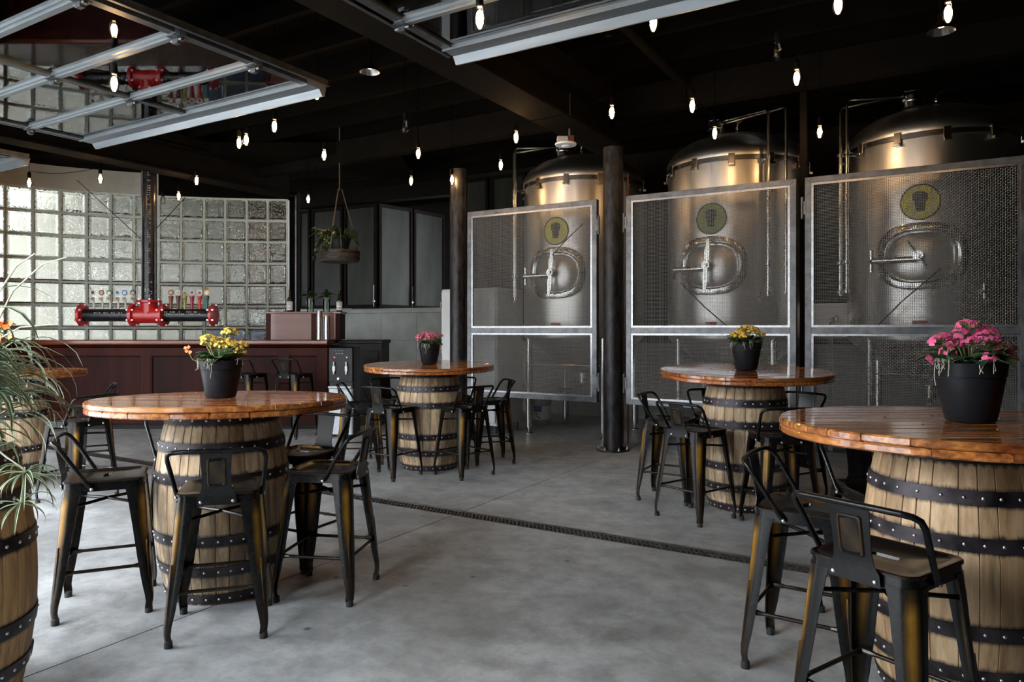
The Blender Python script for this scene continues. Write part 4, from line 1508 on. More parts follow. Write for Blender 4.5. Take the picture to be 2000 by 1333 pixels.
def flower_pot(X, Z, ztop, colour, label, s, heads, seed, spray=()):
    p = W(X, Z)
    r_ = random.Random(seed)
    t = thing('potted_flower', label, 'potted flower', (p.x, p.y, ztop + 0.003), TH, 'flower pots on the barrel tables')
    MB().lathe([(0.068 * s, 0), (0.072 * s, 0.004), (0.0765 * s, 0.022 * s), (0.0778 * s, 0.024 * s), (0.097 * s, 0.138 * s), (0.0955 * s, 0.140 * s), (0.0955 * s, 0.143 * s), (0.100 * s, 0.145 * s), (0.1055 * s, 0.188 * s),
                (0.104 * s, 0.190 * s), (0.100 * s, 0.188 * s), (0.096 * s, 0.165 * s)], 40, capt=False).build('pot', 'pot_plastic', t)
    MB().lathe([(0.098 * s, 0.172 * s), (0.05 * s, 0.178 * s), (0.001, 0.18 * s)], 20, capb=False).build('soil', 'soil', t)
    zr = 0.178 * s
    for k in range(30):
        q_ = 2 * PI * k / 15 + r_.uniform(-0.2, 0.2)
        o = obj('leaf', LEAF_A if k % 2 else LEAF_B, t, (0.045 * s * math.cos(q_), 0.045 * s * math.sin(q_), zr + r_.uniform(0.0, 0.02)), (r_.uniform(-0.3, 0.3), r_.uniform(-0.5, 0.15), q_))
        sc = s * r_.uniform(0.8, 1.3)
        o.scale = (sc, sc, sc)
    stems = MB()
    for (hx, hy, hz, n, rad) in heads:
        base = Vector((hx * 0.35, hy * 0.35, zr))
        top = Vector((hx, hy, hz))
        md = (base + top) / 2 + Vector((hx * 0.15, hy * 0.15, 0.01))
        stems.tube([base, md, top - Vector((0, 0, rad * 0.6))], [0.0032 * s, 0.0026 * s, 0.0022 * s], 6)
        for k in range(int(n * 2.2)):
            u = r_.random()
            q_ = r_.uniform(0, 2 * PI)
            el = math.acos(1 - u * 1.15)
            d = Vector((math.sin(el) * math.cos(q_), math.sin(el) * math.sin(q_), math.cos(el)))
            pos = top + Vector((d.x * rad * 1.2, d.y * rad * 1.2, d.z * rad * 0.9 - rad * 0.4))
            stems.tube([top - Vector((0, 0, rad * 0.55)), pos - d * 0.004], 0.0011 * s, 4, cap=False)
            rot = Vector((0, 0, 1)).rotation_difference((d + Vector((0, -0.35, 0.25))).normalized()).to_euler()
            isbud = r_.random() < 0.16
            o = obj('bud' if isbud else 'blossom', BUD if isbud else BLOSSOM[colour], t, pos, rot)
            sc = s * r_.uniform(0.65, 0.95)
            o.scale = (sc, sc, sc)
    stems.build('stems', 'stem_green', t)
    # dry moss hanging over the rim
    ms = MB()
    for k in range(14):
        q_ = r_.choice((-1.9, -1.7, -0.25, -2.9)) + r_.uniform(-0.25, 0.25)
        c, sn = math.cos(q_), math.sin(q_)
        ln = r_.uniform(0.015, 0.05) if k else 0.085
        pt = []
        for i in range(5):
            rr = (0.090 + 0.020 * min(i, 1) + 0.001 * i) * s
            z = (0.185 + 0.010 * (i == 1)) * s - ln * max(0, i - 1) / 3
            pt.append((rr * c + r_.uniform(-0.006, 0.006), rr * sn + r_.uniform(-0.006, 0.006), z + 0.006))
        ms.tube(pt, 0.0013 * s, 4)
    tag(ms.build('dry_moss', 'moss', t), kind='stuff')
    for (dx, dz) in spray:
        m = MB().tube([(dx * 0.5, -0.03, zr), (dx * 0.85, -0.04, zr + 0.015), (dx, -0.04, dz)], 0.0018, 5)
        m.build('side_stem', 'stem_green', t)
        for k in range(4):
            obj('blossom', BLOSSOM['orange' if colour == 'yellow' else colour], t, (dx + r_.uniform(-0.012, 0.012), -0.045, dz + r_.uniform(-0.004, 0.025)), (1.2, r_.uniform(-0.5, 0.5), 0))
    return t


flower_pot(-1.445, 3.56, 0.944, 'yellow', 'black pot of tall yellow kalanchoe flowers on the front left table', 0.97,
           [(-0.055, -0.02, 0.295, 16, 0.035), (-0.02, 0.02, 0.285, 12, 0.03), (0.045, 0.0, 0.330, 18, 0.035), (0.055, -0.05, 0.275, 20, 0.04), (0.01, -0.06, 0.265, 12, 0.03), (0.095, 0.01, 0.265, 10, 0.03), (0.105, -0.03, 0.235, 7, 0.025), (-0.085, 0.03, 0.27, 8, 0.025), (0.0, 0.06, 0.28, 9, 0.03)],
           21, spray=((-0.145, 0.225),))
flower_pot(1.699, 5.20, 0.989, 'yellow', 'smaller black pot of dense yellow flowers in front of the middle mesh screen', 1.02,
           [(-0.085, -0.02, 0.255, 22, 0.035), (-0.045, 0.0, 0.285, 26, 0.04), (0.005, 0.0, 0.305, 30, 0.045), (0.04, -0.04, 0.285, 22, 0.04), (0.055, 0.02, 0.30, 18, 0.035), (0.10, -0.01, 0.265, 14, 0.03), (-0.03, -0.07, 0.255, 16, 0.03), (0.0, 0.07, 0.27, 12, 0.04), (-0.07, 0.05, 0.25, 10, 0.035)], 22)
flower_pot(-0.772, 6.70, 0.961, 'pink', 'black pot of small pink flowers on the farthest barrel table', 0.97,
           [(-0.075, -0.02, 0.265, 22, 0.04), (-0.02, 0.0, 0.285, 26, 0.045), (0.045, -0.03, 0.275, 24, 0.04), (0.10, 0.0, 0.265, 14, 0.03), (-0.09, 0.03, 0.235, 12, 0.03), (0.01, -0.07, 0.245, 16, 0.035), (0.02, 0.07, 0.255, 12, 0.04)], 23)
flower_pot(1.640, 2.565, 0.954, 'pink', 'large-looking black pot of bright pink flowers on the nearest barrel table', 1.10,
           [(-0.115, -0.02, 0.290, 18, 0.034), (-0.085, 0.01, 0.300, 10, 0.028), (-0.03, 0.0, 0.315, 14, 0.03), (0.0, 0.01, 0.345, 18, 0.034), (0.045, -0.02, 0.305, 22, 0.038), (0.075, 0.02, 0.325, 14, 0.03), (-0.025, -0.05, 0.285, 10, 0.028), (0.005, -0.095, 0.235, 12, 0.024), (0.125, 0.0, 0.255, 12, 0.03), (0.10, 0.03, 0.285, 8, 0.025), (-0.11, -0.05, 0.255, 7, 0.022), (0.0, 0.07, 0.28, 8, 0.03), (0.14, -0.02, 0.225, 4, 0.015)],
           24, spray=((-0.175, 0.215),))

# ------------------------------------------------------------------ spider plant
def blade_mesh(L_, w, up, droop, seed, n=11):
    r_ = random.Random(seed)
    ls, across = [], []
    x = z = 0.0
    a_ = up
    tw = r_.uniform(-0.5, 0.5)
    for i in range(n):
        s = i / (n - 1)
        ww = w * (0.55 + 0.9 * s if s < 0.4 else 0.91 * (1 - ((s - 0.4) / 0.6) ** 2.2)) + 0.0006
        t_ = tw * s
        c, sn = math.cos(t_), math.sin(t_)
        ls.append([(x, -ww * c, z - ww * sn + ww * 0.35), (x, -ww * 0.5 * c, z - 0.5 * ww * sn), (x, 0, z - 0.15 * ww), (x, ww * 0.5 * c, z + 0.5 * ww * sn), (x, ww * c, z + ww * sn + ww * 0.35), (x, 0, z - 0.15 * ww - 0.0012)])
        across += [1.0, 0.62, 0.0, 0.62, 1.0, 0.2]
        st = L_ / (n - 1)
        x += math.cos(a_) * st
        z += math.sin(a_) * st
        a_ -= droop / (n - 1) * (0.6 + 0.9 * s)
        a_ = max(a_, -1.5)
    me = MB().loops(ls).mesh('leaf', 'variegated_leaf', 70)
    at_ = me.attributes.new('across', 'FLOAT', 'POINT')
    at_.data.foreach_set('value', across)
    return me


BL = [blade_mesh(L_, w, up, dr_, 40 + i) for i, (L_, w, up, dr_) in enumerate(
    [(0.78, 0.0095, 1.25, 3.1), (0.66, 0.0085, 1.15, 3.2), (0.80, 0.010, 1.05, 3.0), (0.60, 0.009, 0.9, 3.0), (0.70, 0.0085, 0.75, 2.7), (0.46, 0.0095, 0.5, 2.6), (0.86, 0.009, 1.4, 3.2), (0.56, 0.008, 0.35, 2.3), (0.62, 0.0085, 1.0, 1.6)])]
p = W(PX, PZ_, 0.87)
sp = thing('spider_plant', 'variegated spider plant with long arching leaves growing from the left barrel', 'plant', p, TH)
r_ = random.Random(5)
for k in range(245):
    q_ = r_.uniform(-2.0, 1.5)
    rr = r_.uniform(0.02, 0.16)
    o = obj('leaf', BL[r_.randrange(len(BL))], sp, (rr * math.cos(q_), rr * math.sin(q_), r_.uniform(0.02, 0.26)), (r_.uniform(-0.35, 0.35), r_.uniform(-0.45, 0.05), q_))
    s = r_.uniform(0.55, 0.86) * (0.80 if math.cos(q_) > 0.2 else 1.0)
    o.scale = (s, s * r_.uniform(1.6, 2.4), s)
for k, pts_ in enumerate(([(0.1, 0, 0.1), (0.22, 0, 0.42), (0.26, -0.02, 0.53), (0.32, -0.02, 0.62), (0.38, -0.02, 0.66)],
                          [(0.1, 0.02, 0.1), (0.22, 0.02, 0.42), (0.28, 0.02, 0.54), (0.38, 0.02, 0.63), (0.47, 0.0, 0.65)],
                          [(0.1, -0.05, 0.05), (0.25, -0.06, 0.36), (0.36, -0.06, 0.42), (0.47, -0.05, 0.43)],
                          [(0.15, -0.12, 0.0), (0.28, -0.15, 0.10), (0.37, -0.14, 0.02), (0.41, -0.12, -0.02)])):
    MB().tube(pts_, [0.004] + [0.0028] * (len(pts_) - 2) + [0.0016], 6).build('flower_stalk', 'stalk_pale', sp)
PL = [blade_mesh(0.17, 0.0062, 0.9, 2.2, 80), blade_mesh(0.14, 0.006, 0.3, 1.7, 81), blade_mesh(0.20, 0.006, 0.1, 1.5, 82)]
for j, (bx_, by_, bz_, n) in enumerate(((0.415, -0.12, -0.035, 24), (0.37, -0.13, 0.06, 7), (0.40, -0.12, -0.13, 10), (0.30, -0.10, 0.20, 8))):
    for k in range(n):
        q_ = 2 * PI * k / n + r_.uniform(-0.2, 0.2)
        o = obj('plantlet_leaf', PL[k % 3], sp, (bx_, by_, bz_), (r_.uniform(-0.3, 0.3), r_.uniform(-0.2, 0.5), q_))
        s = (0.72 if j in (0, 2) else 0.45) * r_.uniform(0.85, 1.15)
        o.scale = (s, s, s)
MB().tube([(0.415, -0.12, -0.02), (0.40, -0.12, -0.13)], 0.002, 5).build('runner', 'stalk_pale', sp)
for k in range(9):
    o = obj('blossom', BLOSSOM['orange'], sp, (0.355 + r_.uniform(-0.03, 0.02), -0.12, 0.43 + r_.uniform(-0.012, 0.012) - 0.045 * (k % 3 == 0)), (1.3, r_.uniform(-0.6, 0.6), r_.uniform(-1, 1)))
    o.scale = (1.1, 1.1, 1.1)
MB().tube([(0.12, -0.04, 0.05), (0.22, -0.10, 0.30), (0.345, -0.115, 0.42)], 0.002, 5).build('flower_stalk', 'stem_green', sp)

# ------------------------------------------------------------------ bar counter
p = W(-4.40, 9.20)
bar = thing('bar_counter', 'long dark mahogany bar counter with panelled front below the glass blocks', 'bar', (p.x, p.y, 0), TH)
xa, xb = -2.6, 2.03
MB().bx(xa, xb, 0.03, 0.62, 0.08, 1.085).build('body', 'mahogany_dark', bar, smooth=0)
MB().bx(xa, xb, 0.08, 0.55, 0.0, 0.08).build('plinth', 'black_cabinet', bar, smooth=0)
MB().loops([[(x, -0.09, 1.095), (x, -0.10, 1.11), (x, -0.10, 1.145), (x, -0.085, 1.155), (x, 0.68, 1.155), (x, 0.68, 1.095)] for x in (xa - 0.02, xb + 0.02)]).build('countertop', 'mahogany_top', bar, smooth=0)
MB().loops([[(x, 0.03, 1.04), (x, -0.06, 1.094), (x, 0.03, 1.094)] for x in (xa, xb)]).build('crown_moulding', 'mahogany', bar, smooth=0)
MB().bx(xa, xb, 0.0, 0.03, 0.955, 1.05).build('frieze_rail', 'mahogany', bar, smooth=0)
MB().bx(xa, xb, 0.0, 0.03, 0.08, 0.24).build('bottom_rail', 'mahogany', bar, smooth=0)
stx = [-2.53, -2.05, -0.30, 1.47, 1.965]
for x in stx:
    w = 0.065
    MB().bx(x - w, x + w, -0.003, 0.03, 0.08, 0.955).build('stile', 'mahogany', bar, smooth=0)
for x0, x1 in zip(stx[:-1], stx[1:]):
    x0, x1 = x0 + 0.065, x1 - 0.065
    ls = [[(x0, y, 0.24), (x1, y, 0.24), (x1, y, 0.955), (x0, y, 0.955)] for y in (0.028,)]
    m = MB()
    for (i, y) in ((0.0, 0.002), (0.02, 0.010), (0.03, 0.020), (0.03, 0.026)):
        pass
    fr_ = [[(x0 + i, y, 0.24 + i), (x1 - i, y, 0.24 + i), (x1 - i, y, 0.955 - i), (x0 + i, y, 0.955 - i)] for i, y in ((0.0, 0.028), (0.002, 0.004), (0.014, 0.006), (0.022, 0.022))]
    MB().loops(fr_, False, True).build('panel', 'mahogany_dark', bar, smooth=0)

# cabinet standing on the bar
p = W(-2.80, 9.50)
cb = thing('bar_cabinet', 'reddish wooden cabinet standing on the bar end with plants on top', 'cabinet', (p.x, p.y, 1.156), TH)
xa, xb, h = -0.46, 0.52, 0.37
MB().bx(xa, xb, 0.015, 0.30, 0, h - 0.03).build('body', 'mahogany_dark', cb, smooth=0)
MB().bx(xa - 0.02, xb + 0.02, -0.02, 0.32, h - 0.03, h).build('top', 'mahogany_top', cb, smooth=0, bevel=0.006)
for x0, x1 in ((xa, xa + 0.06), (xa + 0.60, xa + 0.68), (xb - 0.06, xb)):
    MB().bx(x0, x1, -0.004, 0.015, 0, h - 0.03).build('stile', 'mahogany', cb, smooth=0)
for x0, x1 in ((xa + 0.06, xa + 0.60), (xa + 0.68, xb - 0.06)):
    MB().bx(x0, x1, 0.004, 0.015, 0.0, h - 0.03).build('panel', 'mahogany_top', cb, smooth=0)

p = W(-2.06, 9.62)
bc = thing('back_counter', 'black low counter behind the water cooler', 'counter', (p.x, p.y, 0), TH)
MB().bx(-0.26, 0.31, 0, 0.6, 0, 1.10).build('body', 'black_cabinet', bc, smooth=0)
MB().bx(-0.27, 0.33, -0.03, 0.62, 1.10, 1.145).build('top', 'black_cabinet', bc, smooth=0, bevel=0.006)
MB().bx(0.0, 0.27, -0.018, 0.0, 0.12, 1.0).build('door', 'black_cabinet', bc, smooth=0, bevel=0.004)

# water cooler
p = W(-2.045, 8.55)
wc = thing('water_cooler', 'black and silver water cooler standing at the bar end', 'water cooler', (p.x, p.y, 0), TH - 0.06)
MB().bx(-0.15, 0.15, 0.02, 0.34, 0.03, 1.08).build('body', 'black_gloss', wc, smooth=0, bevel=0.01)
MB().loops([sq_loop(0.148, 0.03, 0.025, z) for z in (0.035, 0.58)]).build('door', 'galvanised', wc, (0, 0.025, 0))
MB().bx(-0.14, 0.14, -0.045, 0.02, 0.585, 0.615).build('drip_tray', 'galvanised', wc, smooth=0, bevel=0.006)
MB().bx(-0.145, 0.145, 0.0, 0.02, 0.66, 1.07).build('panel', 'black_gloss', wc, smooth=0, bevel=0.005)
for x, led in ((-0.075, 'led_red'), (0.075, 'led_blue')):
    lv = MB().bx(x - 0.014, x + 0.014, -0.035, 0.0, 0.79, 0.85).tube([(x, -0.028, 0.80), (x, -0.028, 0.90)], 0.008, 8).tube([(x, -0.02, 0.80), (x, -0.03, 0.755)], 0.010, 8)
    lv.build('tap', 'white_plastic', wc, smooth=40)
    MB().lathe([(0.008, 0), (0.005, 0.005)], 10, (x, 0.0, 0.955), (0, -1, 0)).build('indicator_light', led, wc)
MB().lathe([(0.017, 0), (0.014, 0.006)], 14, (-0.03, 0.0, 0.70), (0, -1, 0)).build('button', 'white_plastic', wc)
m = MB()
for k in range(4):
    m.box((-0.06 + 0.028 * k, -0.001, 1.035), (0.008, 0.002, 0.010))
for k in range(3):
    m.box((-0.05 + 0.035 * k, -0.001, 1.0), (0.022, 0.002, 0.006))
m.build('panel_print', 'print_white', wc, smooth=0)
for sx in (-1, 1):
    for y in (0.06, 0.30):
        MB().lathe([(0.02, 0), (0.02, 0.03)], 10, (sx * 0.11, y, 0)).build('foot', 'rubber', wc)

# steel tumblers, bottles, jars of cuttings on the bar end
def tumbler_stack(X, Z, n, label):
    p = W(X, Z, 1.156)
    t = thing('tumbler_stack', label, 'tumblers', p, 0, 'stacks of steel tumblers on the bar')
    me = MB().lathe([(0.040, 0), (0.042, 0.002), (0.042, 0.012), (0.040, 0.014), (0.032, 0.11), (0.031, 0.115)], 24).mesh('tumbler', 'bright_steel', 40)
    for k in range(n):
        obj('tumbler', me, t, (0, 0, k * 0.032))


tumbler_stack(-2.47, 9.20, 9, 'taller stack of upturned steel tumblers at the bar end')
tumbler_stack(-2.375, 9.20, 7, 'shorter stack of upturned steel tumblers at the bar end')


def bottle(X, Z, z, label):
    p = W(X, Z, z)
    t = thing('bottle', label, 'bottle', p, TH, 'dark bottles on the wooden cabinet')
    MB().lathe([(0.036, 0), (0.038, 0.004), (0.038, 0.15), (0.032, 0.18), (0.016, 0.205), (0.0145, 0.265), (0.017, 0.268), (0.017, 0.278), (0.014, 0.28)], 24).build('glass', 'bottle_glass', t)
    MB().lathe([(0.0388, 0.02), (0.0388, 0.135)], 24, capb=False, capt=False).build('paper_label', 'label_white', t)
    m = MB()
    for zz in (0.035, 0.05, 0.085, 0.10, 0.118):
        arc_ = arc_patch(0.0392, -0.5, 0.5, zz, zz + 0.007, 0.0006, 6)
        m.add(arc_.v, arc_.f)
    m.build('label_print', 'print_dark', t)
    MB().lathe([(0.0175, 0.266), (0.0175, 0.284), (0.015, 0.287)], 14).build('cap', 'black_gloss', t)


CT_Z = 1.156 + 0.371
bottle(-2.98, 9.62, CT_Z, 'dark beer bottle with white label at the left of the cabinet top')
bottle(-2.325, 9.66, CT_Z, 'dark beer bottle with white label at the right of the cabinet top')


def jar(X, Z, z, label, seed):
    p = W(X, Z, z)
    r_ = random.Random(seed)
    t = thing('glass_jar', label, 'jar', p, TH, 'glass jars of cuttings on the wooden cabinet')
    MB().lathe([(0.042, 0), (0.045, 0.004), (0.048, 0.175), (0.045, 0.175), (0.042, 0.010), (0.001, 0.010)], 24, capt=False).build('glass', 'clear_glass', t)
    st = MB()
    for k in range(7):
        st.tube([(r_.uniform(-0.02, 0.02), r_.uniform(-0.02, 0.02), 0.012), (r_.uniform(-0.03, 0.03), r_.uniform(-0.03, 0.03), 0.19)], 0.003, 5)
    st.build('stems', 'stem_green', t)
    lm = leaf_strip(0.13, 0.014, 0.8, 0.75).mesh('leaf', 'leaf_dark', 60)
    for k in range(26):
        q_ = r_.uniform(0, 2 * PI)
        o = obj('leaf', lm, t, (0, 0, 0.18 + r_.uniform(0, 0.03)), (r_.uniform(-0.4, 0.4), r_.uniform(-0.9, 0.2), q_))
        s = r_.uniform(0.7, 1.25)
        o.scale = (s, s, s)


jar(-2.70, 9.60, CT_Z, 'left glass jar of leafy cuttings on the wooden cabinet', 3)
jar(-2.49, 9.62, CT_Z, 'right glass jar of leafy cuttings on the wooden cabinet', 4)

# ------------------------------------------------------------------ tap tower made of pipe
ZT = 9.45
p = at(291, 616, ZT)
tt = thing('tap_tower', 'hanging black pipe tap tower with red tee fitting over the bar', 'tap tower', p, TH)
up_top = 3.64 - p.z
MB().lathe([(0.094, 0.10), (0.094, up_top)], 32).build('drop_pipe', 'pipe_black', tt)
xl, xr = atX(160, ZT) - atX(291, ZT), atX(419, ZT) - atX(291, ZT)
for s, xe in ((-1, xl), (1, xr)):
    MB().lathe([(0.084, 0.10), (0.084, abs(xe))], 32, ax=(s, 0, 0)).build('cross_pipe', 'pipe_black', tt)
tee = MB().lathe([(0.108, -0.20), (0.108, 0.20)], 32, ax=(1, 0, 0)).lathe([(0.106, 0), (0.106, 0.20)], 32)
for s in (-1, 1):
    tee.lathe([(0.112, s * 0.165), (0.150, s * 0.175), (0.152, s * 0.215), (0.12, s * 0.225)], 32, ax=(1, 0, 0))
tee.lathe([(0.110, 0.155), (0.150, 0.165), (0.152, 0.195), (0.12, 0.205)], 32)
tee.build('tee_fitting', 'red_paint', tt)
for s, xe in ((-1, xl), (1, xr)):
    MB().lathe([(0.10, abs(xe) - 0.045), (0.145, abs(xe) - 0.03), (0.148, abs(xe) + 0.005), (0.06, abs(xe) + 0.02)], 32, ax=(s, 0, 0)).build('end_flange', 'red_paint', tt)
FB = MB().lathe([(0.013, -0.045), (0.013, 0.045)], 6, (0, 0, 0), (1, 0, 0)).mesh('flange_bolt', 'rivet_steel', 30)
FBZ = MB().lathe([(0.013, -0.035), (0.013, 0.035)], 6).mesh('flange_bolt', 'rivet_steel', 30)
for x in (-0.195, 0.195, xl + 0.012, xr - 0.012):
    for k in range(6):
        q_ = k * PI / 3 + PI / 6
        obj('flange_bolt', FB, tt, (x, 0.132 * math.cos(q_), 0.132 * math.sin(q_)))
for k in range(6):
    q_ = k * PI / 3
    obj('flange_bolt', FBZ, tt, (0.132 * math.cos(q_), 0.132 * math.sin(q_), 0.18))
TAPS = [(182, 'tap_steel', 'tag_white', 'tag_black'), (199, 'tap_steel', 'tag_maroon', 'tag_tan'), (214, 'tap_steel', 'tag_green', 'tag_white'), (230, 'tap_steel', 'tag_pale', 'tag_teal' if False else 'tap_teal'), (244, 'tap_steel', 'tag_blue', 'tag_pale'), (260, 'tap_steel', 'tag_black', 'tag_tan'),
        (334, 'tap_brown', 'tag_maroon', 'tag_tan'), (348, 'tap_dark', 'tag_pale', 'tag_tan'), (361, 'tap_olive', 'tag_tan', 'tag_green'), (375, 'tap_crimson', 'tag_pale', 'tag_maroon'), (390, 'tap_red', 'tag_white', 'tag_maroon'), (404, 'tap_teal', 'tag_orange', 'tag_white')]
for k, (px, hm, tm, em) in enumerate(TAPS):
    x = atX(px, ZT) - atX(291, ZT)
    hd = MB()
    if k < 6:
        hd.tube([(x + 0.012, 0, 0.06), (x + 0.012, -0.005, 0.15), (x, -0.01, 0.20)], 0.014, 10).lathe([(0.024, 0.19), (0.026, 0.20), (0.026, 0.235), (0.018, 0.24)], 12, (x - 0.006, -0.01, 0))
    else:
        hd.lathe([(0.019, 0.06), (0.020, 0.14), (0.019, 0.16), (0.034, 0.25), (0.018, 0.255)], 14, (x, 0, 0))
    h = hd.build('tap_handle', hm, tt)
    MB().lathe([(0.013, 0), (0.008, 0.006)], 10, (x, -0.032, 0.215), (0, -1, 0)).build('shield', 'tap_brown', h)
    bg_ = MB().lathe([(0.035, -0.006), (0.038, 0.0), (0.035, 0.006)], 20, (x - (0.004 if k < 6 else 0), 0.0, 0.298), (0, -1, 0)).build('round_badge', tm, h)
    m = MB()
    m.lathe([(0.024, 0.005), (0.022, 0.009)], 16, (x - (0.004 if k < 6 else 0), 0, 0.298 - 0.004 * (k % 3)), (0, -1, 0))
    m.build('badge_emblem', em, h)
# stencilled marks on the pipes
wrap_text('AFN', 0.13, 'print_white', 0.094, 0.45, 0.33, tt, 'lettering', vert=True)
mk = MB()
rr_ = random.Random(9)
z = 0.56
while z < 2.35:
    q_ = 0.38
    for qq in (0.34, 0.55):
        if rr_.random() < 0.72:
            mk.box((0.0945 * math.sin(qq), -0.0945 * math.cos(qq), z), (0.014, 0.002, rr_.uniform(0.006, 0.014)), qq)
    z += rr_.choice((0.028, 0.028, 0.03, 0.07))
x = 0.25
while x < xr - 0.15:
    for zz in (0.012, 0.040):
        if rr_.random() < (0.85 if zz < 0.02 else 0.5):
            mk.box((x, -0.0845, zz), (rr_.uniform(0.010, 0.020), 0.006, 0.014))
    x += 0.024
x = xl + 0.12
while x < -0.25:
    if rr_.random() < 0.6:
        mk.box((x, -0.0815, 0.028), (rr_.uniform(0.012, 0.025), 0.008, 0.016))
    x += 0.032
mk.build('stencil_marks', 'print_white', tt, smooth=0)
for (pa, pb) in ((at(150, 352, 9.0), at(279, 470, ZT)), (at(362, 386, 9.0), at(306, 446, ZT))):
    q0, q1 = tt.matrix_world, None
    Mi = Matrix.Translation(p) @ Matrix.Rotation(TH, 4, 'Z')
    Mi = Mi.inverted()
    MB().tube([Mi @ pa, Mi @ pb], 0.005, 6).build('stay_cable', 'black_gloss', tt)

# ------------------------------------------------------------------ hanging plant
p = at(663, 508, 9.6)
hp = thing('hanging_planter', 'half-barrel tray hanging on ropes with a trailing plant in front of the windows', 'hanging plant', p, TH)
MB().lathe([(0.250, -0.03), (0.262, 0.0), (0.272, 0.12), (0.262, 0.12), (0.25, 0.02), (0.001, 0.02)], 36, capt=False).build('tray', 'old_wood', hp)
for z in (0.012, 0.09):
    rr = 0.262 + (z / 0.12) * 0.010
    MB().lathe([(rr + 0.001, z - 0.014), (rr + 0.005, z - 0.012), (rr + 0.006, z + 0.012), (rr + 0.001, z + 0.014)], 36, capb=False, capt=False).build('hoop', 'hoop_steel', hp)
MB().lathe([(0.10, 0.022), (0.14, 0.26), (0.15, 0.26), (0.15, 0.30), (0.13, 0.29)], 28).build('pot', 'pot_plastic', hp)
for k in range(3):
    q_ = 2 * PI * k / 3 + 0.3
    MB().tube([(0.262 * math.cos(q_), 0.262 * math.sin(q_), 0.11), (0.03 * math.cos(q_), 0.03 * math.sin(q_), 0.95)], 0.006, 6).build('rope', 'rope', hp)
MB().tube([(0, 0, 0.93), (0, 0, 1.95)], 0.008, 6).build('rope', 'rope', hp)
ivy = leaf_strip(0.085, 0.030, 0.5, 0.2).mesh('leaf', 'leaf_dark', 60)
ivy2 = leaf_strip(0.075, 0.028, 0.5, 0.2).mesh('leaf', 'leaf_young', 60)
vn = MB()
r_ = random.Random(17)
for k in range(26):
    q_ = r_.uniform(0, 2 * PI) if k % 2 else r_.uniform(2.2, 4.4)
    out = r_.uniform(0.18, 0.34)
    drop = r_.uniform(-0.12, 0.26)
    tip = Vector((out * math.cos(q_), out * math.sin(q_), 0.30 - drop))
    md = Vector((0.7 * out * math.cos(q_), 0.7 * out * math.sin(q_), 0.40))
    base = Vector((0.04 * math.cos(q_), 0.04 * math.sin(q_), 0.29))
    vn.tube([base, md, tip], 0.003, 5)
    for i in range(6):
        s = 0.25 + 0.15 * i
        c = base.lerp(md, min(1, s * 2)) if s < 0.5 else md.lerp(tip, (s - 0.5) * 2)
        o = obj('leaf', ivy2 if (k in (3, 9) and i > 3) else ivy, hp, c, (r_.uniform(-0.8, 0.8), r_.uniform(-0.1, 1.1), q_ + r_.uniform(-1.2, 1.2)))
        sc = r_.uniform(0.7, 1.2)
        o.scale = (sc, sc, sc)
vn.build('stems', 'stem_green', hp)

# ------------------------------------------------------------------ lights of the place
def bulb(px, py, z, label, lit=True):
    Z = (z - HC) * F / (HZ - py)
    p = W((px - 1000) / F * Z, Z, z)
    t = thing('string_bulb', label, 'light bulb', p, 0, 'bulbs of the string lights')
    MB().lathe([(0.0005, -0.055), (0.014, -0.052), (0.024, -0.036), (0.0265, -0.015), (0.022, 0.015), (0.013, 0.034), (0.0125, 0.04)], 16, capb=False, capt=False).build('envelope', 'bulb_glass', t)
    t.scale = (1.22, 1.22, 1.22)
    if lit:
        MB().lathe([(0.003, -0.040), (0.013, -0.031), (0.0165, -0.010), (0.012, 0.012), (0.004, 0.022)], 10).build('filament', 'filament', t)
    MB().lathe([(0.0135, 0.034), (0.0165, 0.038), (0.0165, 0.085), (0.010, 0.095), (0.004, 0.10)], 12).build('socket', 'black_gloss', t)
    return p + Vector((0, 0, 0.122))


ZB = 3.08
BULBS = [
    (1276, 38, ZB, 'bright bulb hanging alone just right of the pale door rail, upper centre'),
    (1637, 3, ZB, 'bulb cut by the top edge right of centre'),
    (1852, 20, ZB, 'bulb at top right just above the metal lamp shade'),
    (1556, 148, ZB, 'bulb left of the third tank pipes, high above the middle tank'),
    (1352, 203, ZB, 'bulb above the left shoulder of the middle tank'),
    (1601, 255, ZB, 'bulb between the middle and right tanks'),
    (1396, 257, ZB, 'bulb right in front of the middle tank lid'),
    (1195, 216, ZB, 'bulb above and right of the white ceiling detector'),
    (1008, 265, ZB, 'bulb just above the bent pipe of the left tank'),
    (978, 320, ZB, 'bulb left of the left tank pipes'),
    (817, 297, ZB, 'bulb in the dark above the folding windows, higher of two'),
    (803, 351, ZB, 'bulb in the dark above the folding windows, lower of two'),
    (883, 349, ZB, 'bulb above the left pipe column'),
    (633, 300, ZB, 'bulb in the dark left of centre, alone'),
    (602, 387, ZB, 'bulb beside the post at the end of the glass blocks'),
    (536, 243, ZB, 'bulb below the pale rail of the left overhead door'),
    (481, 270, ZB, 'right bulb of the close pair above the bar'),
    (467, 276, ZB, 'left bulb of the close pair above the bar'),
    (384, 350, ZB, 'bulb right of the tap tower pipe, higher'),
    (349, 381, ZB, 'bulb right of the tap tower pipe, in front of the top glass blocks'),
    (57, 355, ZB, 'bulb at far left in front of the top glass blocks'),
    (196, 347, ZB + 0.02, 'bulb left of the tap tower, half hidden by the beam'),
    (619, 177, ZB + 0.02, 'bulb at the right end of the left door rail'),
    (223, 158, 2.88, 'bulb hanging under the left overhead door beside the red reflection'),
    (937, 30, 2.88, 'bulb hanging under the centre overhead door'),
]
